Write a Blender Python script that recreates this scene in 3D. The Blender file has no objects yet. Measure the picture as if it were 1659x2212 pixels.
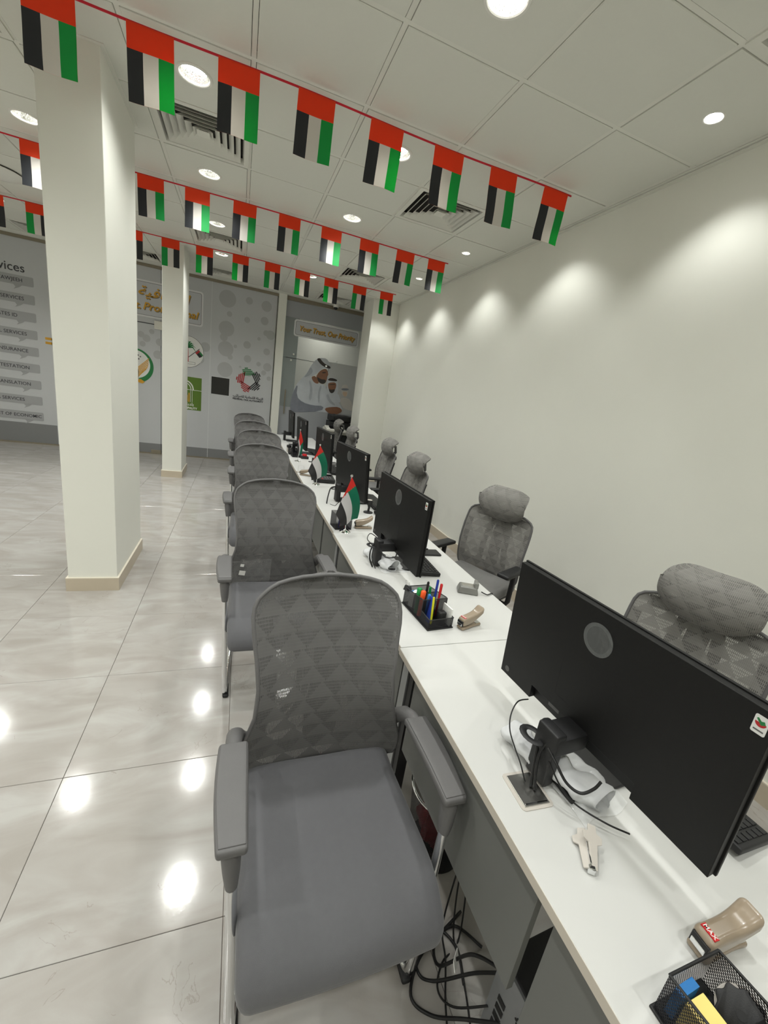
import bpy, bmesh, math, random
from mathutils import Vector, Matrix
random.seed(7)
SC = bpy.context.scene
COL = SC.collection
PI = math.pi

# ------------------------------------------------------------------ camera, world, lights, exposure
cam_d = bpy.data.cameras.new('camera')
cam = bpy.data.objects.new('camera', cam_d)
COL.objects.link(cam)
right = Vector((0.9366990787, -0.3182181896, 0.1460548516)).normalized()
fwd = Vector((0.3470678640, 0.8989502790, -0.2672682054))
fwd = (fwd - right * fwd.dot(right)).normalized()
up_ = right.cross(fwd)
cam.matrix_world = Matrix.Translation((-2.39015, -2.73313, 1.5979)) @ Matrix((right, up_, -fwd)).transposed().to_4x4()
cam_d.sensor_fit = 'HORIZONTAL'
cam_d.sensor_width = 36.0
cam_d.lens = 36.0 * 876.8055 / 1659.0
cam_d.clip_start = 0.02
cam_d.clip_end = 60
SC.camera = cam
SC.view_settings.view_transform = 'Standard'
SC.view_settings.look = 'None'
SC.view_settings.gamma = 1.0
SC.view_settings.use_curve_mapping = False
SC.view_settings.exposure = 0.0
world = bpy.data.worlds.new('world')
SC.world = world
world.use_nodes = True
world.node_tree.nodes['Background'].inputs[0].default_value = (0.9, 0.95, 1.0, 1)
world.node_tree.nodes['Background'].inputs[1].default_value = 0.05
LAMP_W = 36.5          # power of each ceiling downlight
LAMP_COL = (0.985, 1.0, 0.965)
LAMP_CONE = math.radians(140)
LAMP_BLEND = 0.95
SPOT_W = 18.0          # smaller wall-washing spots along the right wall
SPOT_CONE = math.radians(112)

ZC = 3.1285            # ceiling height

# ------------------------------------------------------------------ helpers
def lin(c):
    return tuple((v / 12.92 if v <= 0.04045 else ((v + 0.055) / 1.055) ** 2.4) for v in c)
def rgb(r, g, b):
    return lin((r / 255, g / 255, b / 255)) + (1,)

def nd(nt, typ, **kw):
    n = nt.nodes.new(typ)
    for k, v in kw.items():
        setattr(n, k, v)
    return n
def mth(nt, op, a, b=None, c=None):
    n = nt.nodes.new('ShaderNodeMath'); n.operation = op
    for i, v in enumerate((a, b, c)):
        if v is None: continue
        if isinstance(v, (int, float)): n.inputs[i].default_value = v
        else: nt.links.new(v, n.inputs[i])
    return n.outputs[0]

def mat(name, col, rough=0.5, metal=0.0, var=0.04, scale=30.0, bump=0.0, bscale=200.0, spec=0.5, coat=0.0, trans=0.0, emit=None, estr=0.0, alpha=1.0, sheen=0.0, transl=0.0, ior=1.45):
    m = bpy.data.materials.new(name); m.use_nodes = True
    nt = m.node_tree; p = nt.nodes['Principled BSDF']
    p.inputs['Roughness'].default_value = rough
    p.inputs['Metallic'].default_value = metal
    p.inputs['Specular IOR Level'].default_value = spec
    p.inputs['Coat Weight'].default_value = coat
    p.inputs['Coat Roughness'].default_value = 0.05
    p.inputs['Transmission Weight'].default_value = trans
    p.inputs['Alpha'].default_value = alpha
    p.inputs['Sheen Weight'].default_value = sheen
    p.inputs['IOR'].default_value = ior
    p.inputs['Base Color'].default_value = col
    if emit:
        p.inputs['Emission Color'].default_value = emit
        p.inputs['Emission Strength'].default_value = estr
    tc = nd(nt, 'ShaderNodeTexCoord')
    if var > 0:
        nz = nd(nt, 'ShaderNodeTexNoise'); nz.inputs['Scale'].default_value = scale; nz.inputs['Detail'].default_value = 3
        nt.links.new(tc.outputs['Object'], nz.inputs['Vector'])
        mx = nd(nt, 'ShaderNodeMix', data_type='RGBA')
        mx.inputs[6].default_value = tuple(min(1, c * (1 - var)) for c in col[:3]) + (1,)
        mx.inputs[7].default_value = tuple(min(1, c * (1 + var)) for c in col[:3]) + (1,)
        nt.links.new(nz.outputs['Fac'], mx.inputs[0]); nt.links.new(mx.outputs[2], p.inputs['Base Color'])
    if bump > 0:
        n2 = nd(nt, 'ShaderNodeTexNoise'); n2.inputs['Scale'].default_value = bscale; n2.inputs['Detail'].default_value = 2
        nt.links.new(tc.outputs['Object'], n2.inputs['Vector'])
        b = nd(nt, 'ShaderNodeBump'); b.inputs['Strength'].default_value = bump; b.inputs['Distance'].default_value = 0.002
        nt.links.new(n2.outputs['Fac'], b.inputs['Height']); nt.links.new(b.outputs[0], p.inputs['Normal'])
    if transl > 0:
        tl = nd(nt, 'ShaderNodeBsdfTranslucent'); tl.inputs[0].default_value = col
        ms = nd(nt, 'ShaderNodeMixShader'); ms.inputs[0].default_value = transl
        out = nt.nodes['Material Output']
        nt.links.new(p.outputs[0], ms.inputs[1]); nt.links.new(tl.outputs[0], ms.inputs[2]); nt.links.new(ms.outputs[0], out.inputs[0])
    return m

def mix_transparent(m, fac_socket=None, fac=0.5):
    """fac = opacity"""
    nt = m.node_tree; p = nt.nodes['Principled BSDF']; out = nt.nodes['Material Output']
    tr = nd(nt, 'ShaderNodeBsdfTransparent'); ms = nd(nt, 'ShaderNodeMixShader')
    nt.links.new(tr.outputs[0], ms.inputs[1]); nt.links.new(p.outputs[0], ms.inputs[2]); nt.links.new(ms.outputs[0], out.inputs[0])
    if fac_socket is not None: nt.links.new(fac_socket, ms.inputs[0])
    else: ms.inputs[0].default_value = fac
    return m

class B:
    """collects shapes into one bmesh; build() links it as one mesh object"""
    def __init__(s): s.bm = bmesh.new()
    def _merge(s, tb, M=None, mi=0):
        if M is not None: bmesh.ops.transform(tb, matrix=M, verts=tb.verts)
        vm = {}
        for v in tb.verts: vm[v] = s.bm.verts.new(v.co)
        for f in tb.faces:
            try:
                nf = s.bm.faces.new([vm[v] for v in f.verts]); nf.material_index = mi if mi >= 0 else f.material_index
            except ValueError: pass
        tb.free()
        return s
    def box(s, x0, x1, y0, y1, z0, z1, bev=0.0, seg=2, mi=0, M=None):
        tb = bmesh.new()
        bmesh.ops.create_cube(tb, size=1.0, matrix=Matrix.Translation(((x0+x1)/2, (y0+y1)/2, (z0+z1)/2)) @ Matrix.Diagonal((abs(x1-x0), abs(y1-y0), abs(z1-z0), 1)))
        if bev > 0: bmesh.ops.bevel(tb, geom=list(tb.edges), offset=bev, segments=seg, affect='EDGES', profile=0.5)
        return s._merge(tb, M, mi)
    def rbox(s, c, size, r, n=4, k=3, f=None, mi=0, M=None):
        """rounded box with a grid of vertices that f may deform"""
        hx = [d / 2 for d in size]
        ax = []
        for a in range(3):
            h = hx[a]; rr = min(r, h * 0.999)
            e = [rr * (1 - math.cos(PI / 2 * (i / k))) for i in range(k)]
            lo = [-h + v for v in e]
            mid = [-(h - rr) + 2 * (h - rr) * i / n for i in range(n + 1)]
            ax.append(lo + mid + [-v for v in reversed(lo)])
        vs = {}; tb = bmesh.new()
        def vert(p):
            key = tuple(round(q, 6) for q in p)
            if key in vs: return vs[key]
            inn = [max(-(hx[a] - min(r, hx[a]*0.999)), min(hx[a] - min(r, hx[a]*0.999), p[a])) for a in range(3)]
            d = Vector([p[a] - inn[a] for a in range(3)])
            q = Vector(inn) + (d.normalized() * min(r, min(hx)*0.999) if d.length > 1e-9 else Vector((0, 0, 0)))
            if f: q = Vector(f(q))
            v = tb.verts.new(q + Vector(c)); vs[key] = v; return v
        for a in range(3):
            b_, c_ = [(1, 2), (2, 0), (0, 1)][a]
            for sg in (-1, 1):
                for i in range(len(ax[b_]) - 1):
                    for j in range(len(ax[c_]) - 1):
                        q = []
                        for (ii, jj) in ((i, j), (i+1, j), (i+1, j+1), (i, j+1)):
                            p = [0, 0, 0]; p[a] = sg * hx[a]; p[b_] = ax[b_][ii]; p[c_] = ax[c_][jj]; q.append(vert(p))
                        if sg < 0: q.reverse()
                        if len(set(q)) == 4:
                            try: tb.faces.new(q)
                            except ValueError: pass
                        elif len(set(q)) == 3:
                            u = []
                            for v in q:
                                if v not in u: u.append(v)
                            try: tb.faces.new(u)
                            except ValueError: pass
        return s._merge(tb, M, mi)
    def cyl(s, c, r, h, seg=20, r2=None, bev=0.0, mi=0, M=None, axis='z'):
        tb = bmesh.new()
        bmesh.ops.create_cone(tb, cap_ends=True, segments=seg, radius1=r, radius2=r if r2 is None else r2, depth=h)
        if bev > 0:
            ed = [e for e in tb.edges if len(e.link_faces) == 2 and any(len(f.verts) > 4 for f in e.link_faces)]
            bmesh.ops.bevel(tb, geom=ed, offset=bev, segments=2, affect='EDGES', profile=0.5)
        R = {'z': Matrix.Identity(4), 'x': Matrix.Rotation(PI/2, 4, 'Y'), 'y': Matrix.Rotation(-PI/2, 4, 'X')}[axis]
        Mt = Matrix.Translation(c) @ R
        return s._merge(tb, (M @ Mt) if M is not None else Mt, mi)
    def sph(s, c, r, u=16, v=10, mi=0, sc=(1, 1, 1), M=None):
        tb = bmesh.new(); bmesh.ops.create_uvsphere(tb, u_segments=u, v_segments=v, radius=r)
        Mt = Matrix.Translation(c) @ Matrix.Diagonal((sc[0], sc[1], sc[2], 1))
        return s._merge(tb, (M @ Mt) if M is not None else Mt, mi)
    def tube(s, pts, r, seg=8, closed=False, mi=0, flat=1.0, M=None, up=None):
        pts = [Vector(p) for p in pts]; n = len(pts); tb = bmesh.new()
        rs = r if isinstance(r, (list, tuple)) else [r] * n
        T = []
        for i in range(n):
            a = pts[(i - 1) % n] if (closed or i > 0) else pts[i]
            b = pts[(i + 1) % n] if (closed or i < n - 1) else pts[i]
            d = b - a
            T.append(d.normalized() if d.length > 1e-9 else Vector((0, 0, 1)))
        ref = Vector(up) if up else (Vector((0, 0, 1)) if abs(T[0].z) < 0.9 else Vector((1, 0, 0)))
        N = (ref - T[0] * ref.dot(T[0])).normalized()
        rings = []
        for i in range(n):
            N = N - T[i] * N.dot(T[i])
            if N.length < 1e-6: N = T[i].orthogonal()
            N.normalize(); Bn = T[i].cross(N)
            rings.append([tb.verts.new(pts[i] + (N * math.cos(2*PI*k/seg) * flat + Bn * math.sin(2*PI*k/seg)) * rs[i]) for k in range(seg)])
        m = n if closed else n - 1
        for i in range(m):
            A = rings[i]; C = rings[(i + 1) % n]
            for k in range(seg):
                tb.faces.new((A[k], A[(k+1) % seg], C[(k+1) % seg], C[k]))
        if not closed:
            tb.faces.new(list(reversed(rings[0]))); tb.faces.new(rings[-1])
        return s._merge(tb, M, mi)
    def lathe(s, prof, c=(0, 0, 0), seg=32, mi=0, M=None):
        tb = bmesh.new(); rings = []
        for (r, z) in prof:
            if r < 1e-6: rings.append([tb.verts.new((0, 0, z))] * seg)
            else: rings.append([tb.verts.new((r * math.cos(2*PI*k/seg), r * math.sin(2*PI*k/seg), z)) for k in range(seg)])
        for i in range(len(rings) - 1):
            for k in range(seg):
                q = [rings[i][k], rings[i][(k+1) % seg], rings[i+1][(k+1) % seg], rings[i+1][k]]
                u = []
                for v in q:
                    if v not in u: u.append(v)
                if len(u) > 2:
                    try: tb.faces.new(u)
                    except ValueError: pass
        Mt = Matrix.Translation(c)
        return s._merge(tb, (M @ Mt) if M is not None else Mt, mi)
    def prism(s, poly, h0, h1, plane='xz', mi=0, M=None, bev=0.0):
        """extrude a polygon; plane 'xz': poly=(x,z), extruded along y h0..h1; 'xy': along z; 'yz': along x"""
        mp = {'xz': lambda a, b, h: (a, h, b), 'xy': lambda a, b, h: (a, b, h), 'yz': lambda a, b, h: (h, a, b)}[plane]
        tb = bmesh.new()
        v0 = [tb.verts.new(mp(a, b, h0)) for a, b in poly]; v1 = [tb.verts.new(mp(a, b, h1)) for a, b in poly]
        n = len(poly)
        tb.faces.new(v0); tb.faces.new(list(reversed(v1)))
        for i in range(n): tb.faces.new((v0[i], v1[i], v1[(i+1) % n], v0[(i+1) % n]))
        bmesh.ops.recalc_face_normals(tb, faces=tb.faces)
        if bev > 0: bmesh.ops.bevel(tb, geom=list(tb.edges), offset=bev, segments=2, affect='EDGES', profile=0.5)
        return s._merge(tb, M, mi)
    def sheet(s, fn, nu, nv, mi=0, thick=0.0, M=None, mfn=None):
        """grid surface fn(u,v) u,v in 0..1, given thickness along its normals"""
        tb = bmesh.new()
        P = [[Vector(fn(i / nu, j / nv)) for j in range(nv + 1)] for i in range(nu + 1)]
        if thick <= 0:
            V = [[tb.verts.new(p) for p in r] for r in P]
            for i in range(nu):
                for j in range(nv):
                    f = tb.faces.new((V[i][j], V[i+1][j], V[i+1][j+1], V[i][j+1]))
                    f.material_index = mfn((i + .5) / nu, (j + .5) / nv) if mfn else mi
        else:
            def nrm(i, j):
                a = P[min(i+1, nu)][j] - P[max(i-1, 0)][j]; b = P[i][min(j+1, nv)] - P[i][max(j-1, 0)]
                q = a.cross(b); return q.normalized() if q.length > 1e-12 else Vector((0, 1, 0))
            A = [[tb.verts.new(P[i][j] + nrm(i, j) * thick / 2) for j in range(nv+1)] for i in range(nu+1)]
            C = [[tb.verts.new(P[i][j] - nrm(i, j) * thick / 2) for j in range(nv+1)] for i in range(nu+1)]
            for i in range(nu):
                for j in range(nv):
                    k = mfn((i + .5) / nu, (j + .5) / nv) if mfn else mi
                    f = tb.faces.new((A[i][j], A[i+1][j], A[i+1][j+1], A[i][j+1])); f.material_index = k
                    f = tb.faces.new((C[i][j], C[i][j+1], C[i+1][j+1], C[i+1][j])); f.material_index = k
            def rim(a, b, c, d):
                try: f = tb.faces.new((a, b, c, d)); f.material_index = mi
                except ValueError: pass
            for i in range(nu):
                rim(A[i][0], C[i][0], C[i+1][0], A[i+1][0]); rim(A[i][nv], A[i+1][nv], C[i+1][nv], C[i][nv])
            for j in range(nv):
                rim(A[0][j], A[0][j+1], C[0][j+1], C[0][j]); rim(A[nu][j], C[nu][j], C[nu][j+1], A[nu][j+1])
        return s._merge(tb, M, -1)
    def mesh(s, name, mats, smooth=35):
        me = bpy.data.meshes.new(name); s.bm.normal_update(); s.bm.to_mesh(me); s.bm.free()
        for m in (mats if isinstance(mats, (list, tuple)) else [mats]): me.materials.append(m)
        if smooth:
            me.polygons.foreach_set('use_smooth', [True] * len(me.polygons))
            me.set_sharp_from_angle(angle=math.radians(smooth))
        return me
    def build(s, name, mats, parent=None, smooth=35, loc=None, rot=None):
        return link(name, s.mesh(name, mats, smooth), parent, loc, rot)

def link(name, me, parent=None, loc=None, rot=None):
    o = bpy.data.objects.new(name, me); COL.objects.link(o)
    if parent: o.parent = parent
    if loc: o.location = loc
    if rot: o.rotation_euler = rot
    return o
def tag(o, label, cat, group=None):
    o['label'] = label; o['category'] = cat
    if group: o['group'] = group
    return o
def thing(name, label, cat, loc=(0, 0, 0), rz=0.0, group=None):
    o = bpy.data.objects.new(name, None); COL.objects.link(o); o.empty_display_size = 0.1
    o.location = loc; o.rotation_euler = (0, 0, rz)
    return tag(o, label, cat, group)
def structure(o):
    o['kind'] = 'structure'; return o
def copy_tree(o, parent=None):
    kids = list(o.children)
    c = o.copy(); COL.objects.link(c); c.parent = parent
    for k in kids: copy_tree(k, c)
    return c
def Rz(a): return Matrix.Rotation(a, 4, 'Z')
def arc(cx, cy, r, a0, a1, n):
    return [(cx + r * math.cos(a0 + (a1 - a0) * i / n), cy + r * math.sin(a0 + (a1 - a0) * i / n)) for i in range(n + 1)]
def rrect(x0, x1, z0, z1, r, n=5):
    return arc(x1-r, z0+r, r, -PI/2, 0, n) + arc(x1-r, z1-r, r, 0, PI/2, n) + arc(x0+r, z1-r, r, PI/2, PI, n) + arc(x0+r, z0+r, r, PI, 1.5*PI, n)
def interp(tab, x):
    if x <= tab[0][0]: return tab[0][1]
    for (a, b), (c, d) in zip(tab, tab[1:]):
        if x <= c:
            t = (x - a) / (c - a); t = t * t * (3 - 2 * t) * 0.5 + t * 0.5
            return b + (d - b) * t
    return tab[-1][1]
def text_obj(name, body, size, m, parent=None, loc=(0, 0, 0), rot=(PI/2, 0, 0), align='CENTER', ext=0.0004, shear=0.0, off=0.0, width=None, res=3):
    c = bpy.data.curves.new(name, 'FONT'); c.body = body; c.size = size; c.align_x = align; c.align_y = 'CENTER'
    c.extrude = ext; c.shear = shear; c.offset = off; c.resolution_u = res
    t = bpy.data.objects.new(name, c); COL.objects.link(t)
    bpy.context.view_layer.update()
    me = bpy.data.meshes.new_from_object(t.evaluated_get(bpy.context.evaluated_depsgraph_get()))
    bpy.data.objects.remove(t); bpy.data.curves.remove(c)
    if width:
        xs = [v.co.x for v in me.vertices]; w = max(xs) - min(xs)
        for v in me.vertices: v.co.x *= width / w
    me.materials.clear(); me.materials.append(m); me.name = name
    return link(name, me, parent, loc, rot)
# Arabic letters: isolated, final, initial, medial presentation forms
AR = {'ا': 'FE8D FE8E', 'ل': 'FEDD FEDE FEDF FEE0', 'ه': 'FEE9 FEEA FEEB FEEC', 'ي': 'FEF1 FEF2 FEF3 FEF4', 'ئ': 'FE89 FE8A FE8B FE8C', 'ة': 'FE93 FE94',
      'ت': 'FE95 FE96 FE97 FE98', 'ح': 'FEA1 FEA2 FEA3 FEA4', 'د': 'FEA9 FEAA', 'ض': 'FEBD FEBE FEBF FEC0', 'ر': 'FEAD FEAE', 'ب': 'FE8F FE90 FE91 FE92',
      'ف': 'FED1 FED2 FED3 FED4', 'ث': 'FE99 FE9A FE9B FE9C', 'ق': 'FED5 FED6 FED7 FED8', 'ع': 'FEC9 FECA FECB FECC', 'ن': 'FEE5 FEE6 FEE7 FEE8'}
def arabic(s):
    out = []
    for w in s.split(' '):
        r = ''
        for i, ch in enumerate(w):
            f = [chr(int(q, 16)) for q in AR[ch].split()]
            pj = i > 0 and len(AR[w[i-1]].split()) == 4
            nj = i < len(w) - 1 and len(f) == 4
            k = (3 if nj else 1) if pj else (2 if nj else 0)
            r = f[k] + r
        out.insert(0, r)
    return ' '.join(out)
# ------------------------------------------------------------------ materials
M = {}
M['wall'] = mat('wall_paint', rgb(234, 234, 225), 0.75, var=0.012, scale=6, bump=0.04, bscale=90)
M['ceil_tile'] = mat('ceiling_tile', rgb(222, 222, 213), 0.85, var=0.012, scale=40, bump=0.12, bscale=500)
M['grid'] = mat('grid_metal', rgb(226, 225, 216), 0.5, var=0.01)
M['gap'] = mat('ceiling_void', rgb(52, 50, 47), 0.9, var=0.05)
M['grout'] = mat('grout', rgb(128, 116, 106), 0.8, var=0.1)
M['skirt'] = mat('skirting_tile', rgb(196, 184, 164), 0.35, var=0.05, scale=12)
M['skirt_top'] = mat('skirting_edge', rgb(222, 214, 198), 0.4, var=0.03)
def floor_mat():
    m = bpy.data.materials.new('floor_tile'); m.use_nodes = True; nt = m.node_tree; p = nt.nodes['Principled BSDF']
    tc = nd(nt, 'ShaderNodeTexCoord'); oi = nd(nt, 'ShaderNodeObjectInfo')
    add = nd(nt, 'ShaderNodeVectorMath', operation='ADD'); sc = nd(nt, 'ShaderNodeVectorMath', operation='SCALE')
    cb = nd(nt, 'ShaderNodeCombineXYZ'); nt.links.new(oi.outputs['Random'], cb.inputs[0]); nt.links.new(oi.outputs['Random'], cb.inputs[1])
    nt.links.new(cb.outputs[0], sc.inputs[0]); sc.inputs['Scale'].default_value = 57.0
    nt.links.new(tc.outputs['Object'], add.inputs[0]); nt.links.new(sc.outputs[0], add.inputs[1])
    mp = nd(nt, 'ShaderNodeMapping'); mp.inputs['Rotation'].default_value = (0, 0, 0.5); mp.inputs['Scale'].default_value = (1.6, 4.2, 1)
    nt.links.new(add.outputs[0], mp.inputs[0])
    n1 = nd(nt, 'ShaderNodeTexNoise'); n1.inputs['Scale'].default_value = 1.6; n1.inputs['Detail'].default_value = 6; n1.inputs['Distortion'].default_value = 1.2
    nt.links.new(mp.outputs[0], n1.inputs['Vector'])
    cr = nd(nt, 'ShaderNodeValToRGB'); e = cr.color_ramp.elements
    e[0].position = 0.3; e[0].color = rgb(157, 152, 146); e[1].position = 0.72; e[1].color = rgb(176, 174, 170)
    q = e.new(0.5); q.color = rgb(166, 162, 157)
    nt.links.new(n1.outputs['Fac'], cr.inputs[0])
    n2 = nd(nt, 'ShaderNodeTexNoise'); n2.inputs['Scale'].default_value = 2.3; n2.inputs['Detail'].default_value = 8; n2.inputs['Distortion'].default_value = 2.5
    nt.links.new(add.outputs[0], n2.inputs['Vector'])
    v = mth(nt, 'ABSOLUTE', mth(nt, 'SUBTRACT', n2.outputs['Fac'], 0.5)); v = mth(nt, 'LESS_THAN', v, 0.0035)
    n3 = nd(nt, 'ShaderNodeTexNoise'); n3.inputs['Scale'].default_value = 3.1; nt.links.new(add.outputs[0], n3.inputs['Vector'])
    v = mth(nt, 'MULTIPLY', v, mth(nt, 'GREATER_THAN', n3.outputs['Fac'], 0.6)); v = mth(nt, 'MULTIPLY', v, 0.35)
    mx = nd(nt, 'ShaderNodeMix', data_type='RGBA'); mx.inputs[7].default_value = rgb(130, 120, 110)
    nt.links.new(v, mx.inputs[0]); nt.links.new(cr.outputs[0], mx.inputs[6]); nt.links.new(mx.outputs[2], p.inputs['Base Color'])
    p.inputs['Roughness'].default_value = 0.12; p.inputs['Specular IOR Level'].default_value = 0.8
    nb = nd(nt, 'ShaderNodeTexNoise'); nb.inputs['Scale'].default_value = 60; nb.inputs['Detail'].default_value = 2
    nt.links.new(tc.outputs['Object'], nb.inputs['Vector'])
    b = nd(nt, 'ShaderNodeBump'); b.inputs['Strength'].default_value = 0.035; b.inputs['Distance'].default_value = 0.002
    nt.links.new(nb.outputs['Fac'], b.inputs['Height']); nt.links.new(b.outputs[0], p.inputs['Normal'])
    return m
M['floor'] = floor_mat()
M['film'] = mat('grey_window_film', rgb(194, 196, 198), 0.32, var=0.02, scale=3, coat=0.25)
M['film_dark'] = mat('dark_grey_film', rgb(126, 127, 128), 0.32, var=0.02, coat=0.25)
M['film_dot'] = mat('film_dot', rgb(176, 177, 178), 0.32, var=0.02, coat=0.25)
M['bubble'] = mat('bubble_print', rgb(162, 163, 165), 0.32, var=0.02, coat=0.25)
M['print_txt'] = mat('print_text', rgb(62, 62, 66), 0.4, var=0.02)
M['sign_white'] = mat('sign_border', rgb(226, 226, 228), 0.35, var=0.01)
M['sign_face'] = mat('sign_face', rgb(198, 200, 204), 0.32, var=0.03, scale=2, coat=0.2)
M['gold'] = mat('gold_print', rgb(212, 158, 46), 0.4, var=0.12, scale=30)
M['gold_sh'] = mat('gold_shadow_print', rgb(128, 116, 90), 0.5, var=0.02)
M['channel'] = mat('bronze_channel', rgb(148, 140, 124), 0.35, metal=0.6, var=0.05)
M['seam'] = mat('silicone_seam', rgb(212, 214, 214), 0.5, var=0.02)
M['red'] = mat('print_red', rgb(176, 38, 42), 0.4, var=0.02)
M['green'] = mat('print_green', rgb(36, 122, 66), 0.4, var=0.02)
M['black'] = mat('print_black', rgb(34, 34, 38), 0.4, var=0.02)
M['white'] = mat('print_white', rgb(226, 226, 222), 0.4, var=0.01)
M['olive'] = mat('olive_green_print', rgb(92, 122, 44), 0.4, var=0.03)
M['amber'] = mat('amber_print', rgb(206, 150, 60), 0.4, var=0.1)
M['glass'] = mat('clear_glass', (0.93, 0.97, 0.96, 1), 0.02, var=0.0, spec=0.5)
mix_transparent(M['glass'], fac=0.14)
M['slot'] = mat('dark_opening', rgb(40, 40, 38), 0.4, var=0.05)
M['chrome'] = mat('chrome', (0.82, 0.83, 0.84, 1), 0.08, metal=1.0, var=0.0)
M['steel'] = mat('brushed_steel', (0.62, 0.61, 0.58, 1), 0.28, metal=1.0, var=0.06, scale=80)
M['lamp'] = mat('lamp_glow', (1, 1, 1, 1), 0.3, var=0.0, emit=(1.0, 0.985, 0.93, 1), estr=30.0)
M['reflector'] = mat('faceted_reflector', (0.9, 0.9, 0.88, 1), 0.12, metal=1.0, var=0.0, bump=0.6, bscale=160)
M['trim'] = mat('white_trim', rgb(232, 231, 224), 0.4, var=0.01)
M['vent'] = mat('vent_white', rgb(224, 223, 214), 0.55, var=0.02)

# ------------------------------------------------------------------ room shell
XW, XL, YB, YF = 0.06, -7.2, 5.68, -4.2     # right wall, left wall, glass front, wall behind the camera
floor = structure(B().box(XL-.15, XW+.15, YF-.15, 6.9, -0.12, -0.006).build('floor', M['grout'], smooth=0))
PT = 0.6035
tile_me = B().box(0.0008, PT-0.0008, 0.0008, PT-0.0008, -0.007, 0.0, bev=0.0012, seg=1).mesh('floor_tile', M['floor'], 0)
x_lines = [-2.9664 + PT * i for i in range(-8, 6)]
y_lines = [-0.0130 + PT * j for j in range(-8, 11)]
for x in x_lines:
    for y in y_lines:
        a0, a1, b0, b1 = max(x, XL), min(x + PT, XW), max(y, YF), min(y + PT, YB + 0.02)
        if a1 - a0 < 0.02 or b1 - b0 < 0.02: continue
        if a1 - a0 > PT - 1e-4 and b1 - b0 > PT - 1e-4: link('floor_tile', tile_me, floor, (x, y, 0))
        else: B().box(0.0008, a1-a0-0.0008, 0.0008, b1-b0-0.0008, -0.007, 0.0, bev=0.0012, seg=1).build('floor_tile', M['floor'], floor, 0, (a0, b0, 0))
structure(B().box(XW, XW+.15, YF, YB+.4, 0, ZC+.1).build('wall_right', M['wall'], smooth=0))
structure(B().box(XL-.15, XL, YF, YB+.4, 0, ZC+.1).build('wall_left', M['wall'], smooth=0))
structure(B().box(XL-.15, XW+.15, YF-.15, YF, 0, ZC+.1).build('wall_front', M['wall'], smooth=0))
def skirting(name, path, h=0.1, t=0.012):
    """path of (x,y) runs; each run a skirting board with a light top edge"""
    b = B()
    for (x0, x1, y0, y1) in path:
        b.box(x0, x1, y0, y1, 0.0, h - 0.006, mi=0); b.box(x0, x1, y0, y1, h - 0.006, h, mi=1)
    return structure(b.build(name, [M['skirt'], M['skirt_top']], smooth=0))
skirting('baseboard_right', [(XW-.014, XW, YF, 4.33-.012)], 0.112)
skirting('baseboard_left', [(XL, XL+.012, YF, YB-.02)])

# ceiling: dark void above, white T-bars, tegular tiles
ceil = structure(B().box(XL-.15, XW+.15, YF-.15, 6.9, ZC+.10, ZC+.2).build('ceiling', M['gap'], smooth=0))
CX = [0.0 - 0.6 * i for i in range(0, 13)]
CY = [-4.2 + 0.6 * j for j in range(0, 17)]       # last line at 5.4
for x in CX:
    B().box(x-.012, x+.012, YF, 5.4, ZC, ZC+.03, mi=0).build('grid_bar', M['grid'], ceil, 0)
for y in CY:
    B().box(XL, 0.0, y-.012, y+.012, ZC-.0006, ZC+.03).build('grid_bar', M['grid'], ceil, 0)
B().box(0.014, XW, YF, 5.4, ZC-.002, ZC+.02).build('wall_angle', M['grid'], ceil, 0)
B().box(0.034, XW, YF, 5.4, ZC-.012, ZC-.004).build('shadow_trim', M['grid'], ceil, 0)
B().box(XL, XW, 5.416, 6.75, ZC-.004, ZC+.06).build('plaster_border', M['wall'], ceil, 0)
LX = [-0.3, -1.5, -2.7, -3.9, -5.1, -6.3]
LY = [-3.3, -2.1, -0.9, 0.3, 1.5, 2.7, 3.9]
VENTS = [(-0.3, -1.5), (-0.9, 0.9), (-2.7, 0.9), (-3.9, 0.3), (-2.7, 3.3), (-0.9, 3.3), (-0.9, 5.1), (-2.7, 5.1), (-3.9, 5.1), (-5.1, 5.1)]
LIGHTS = [(x, y) for x in LX for y in LY if (x, y) not in VENTS]
T2 = 0.3 - 0.0145
tile_a = B().box(-T2, T2, -T2, T2, -0.005, 0.012, bev=0.003, seg=1).mesh('ceiling_tile', M['ceil_tile'], 0)
def holed_tile(r=0.082):
    bm = bmesh.new(); n = 40
    inner, outer, inner2, outer2 = [], [], [], []
    for k in range(n):
        a = 2*PI*k/n; c, s_ = math.cos(a), math.sin(a); f = T2 / max(abs(c), abs(s_))
        inner.append(bm.verts.new((r*c, r*s_, -0.005))); outer.append(bm.verts.new((f*c, f*s_, -0.005)))
        inner2.append(bm.verts.new((r*c, r*s_, 0.012))); outer2.append(bm.verts.new((f*c, f*s_, 0.012)))
    for k in range(n):
        j = (k+1) % n
        bm.faces.new((outer[k], inner[k], inner[j], outer[j])); bm.faces.new((inner[k], inner2[k], inner2[j], inner[j]))
        bm.faces.new((outer[k], outer[j], outer2[j], outer2[k])); bm.faces.new((inner2[k], outer2[k], outer2[j], inner2[j]))
    bmesh.ops.recalc_face_normals(bm, faces=bm.faces)
    b = B(); b.bm.free(); b.bm = bm
    return b.mesh('ceiling_tile', M['ceil_tile'], 0)
tile_b = holed_tile(); tile_c = holed_tile(0.047)
def near(p, L): return any(abs(p[0]-q[0]) < .01 and abs(p[1]-q[1]) < .01 for q in L)
for i in range(12):
    for j in range(16):
        c = (-0.3 - 0.6 * i, -3.9 + 0.6 * j)
        if near(c, VENTS): continue
        link('ceiling_tile', (tile_c if i == 0 else tile_b) if near(c, LIGHTS) else tile_a, ceil, (c[0], c[1], ZC))

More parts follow.
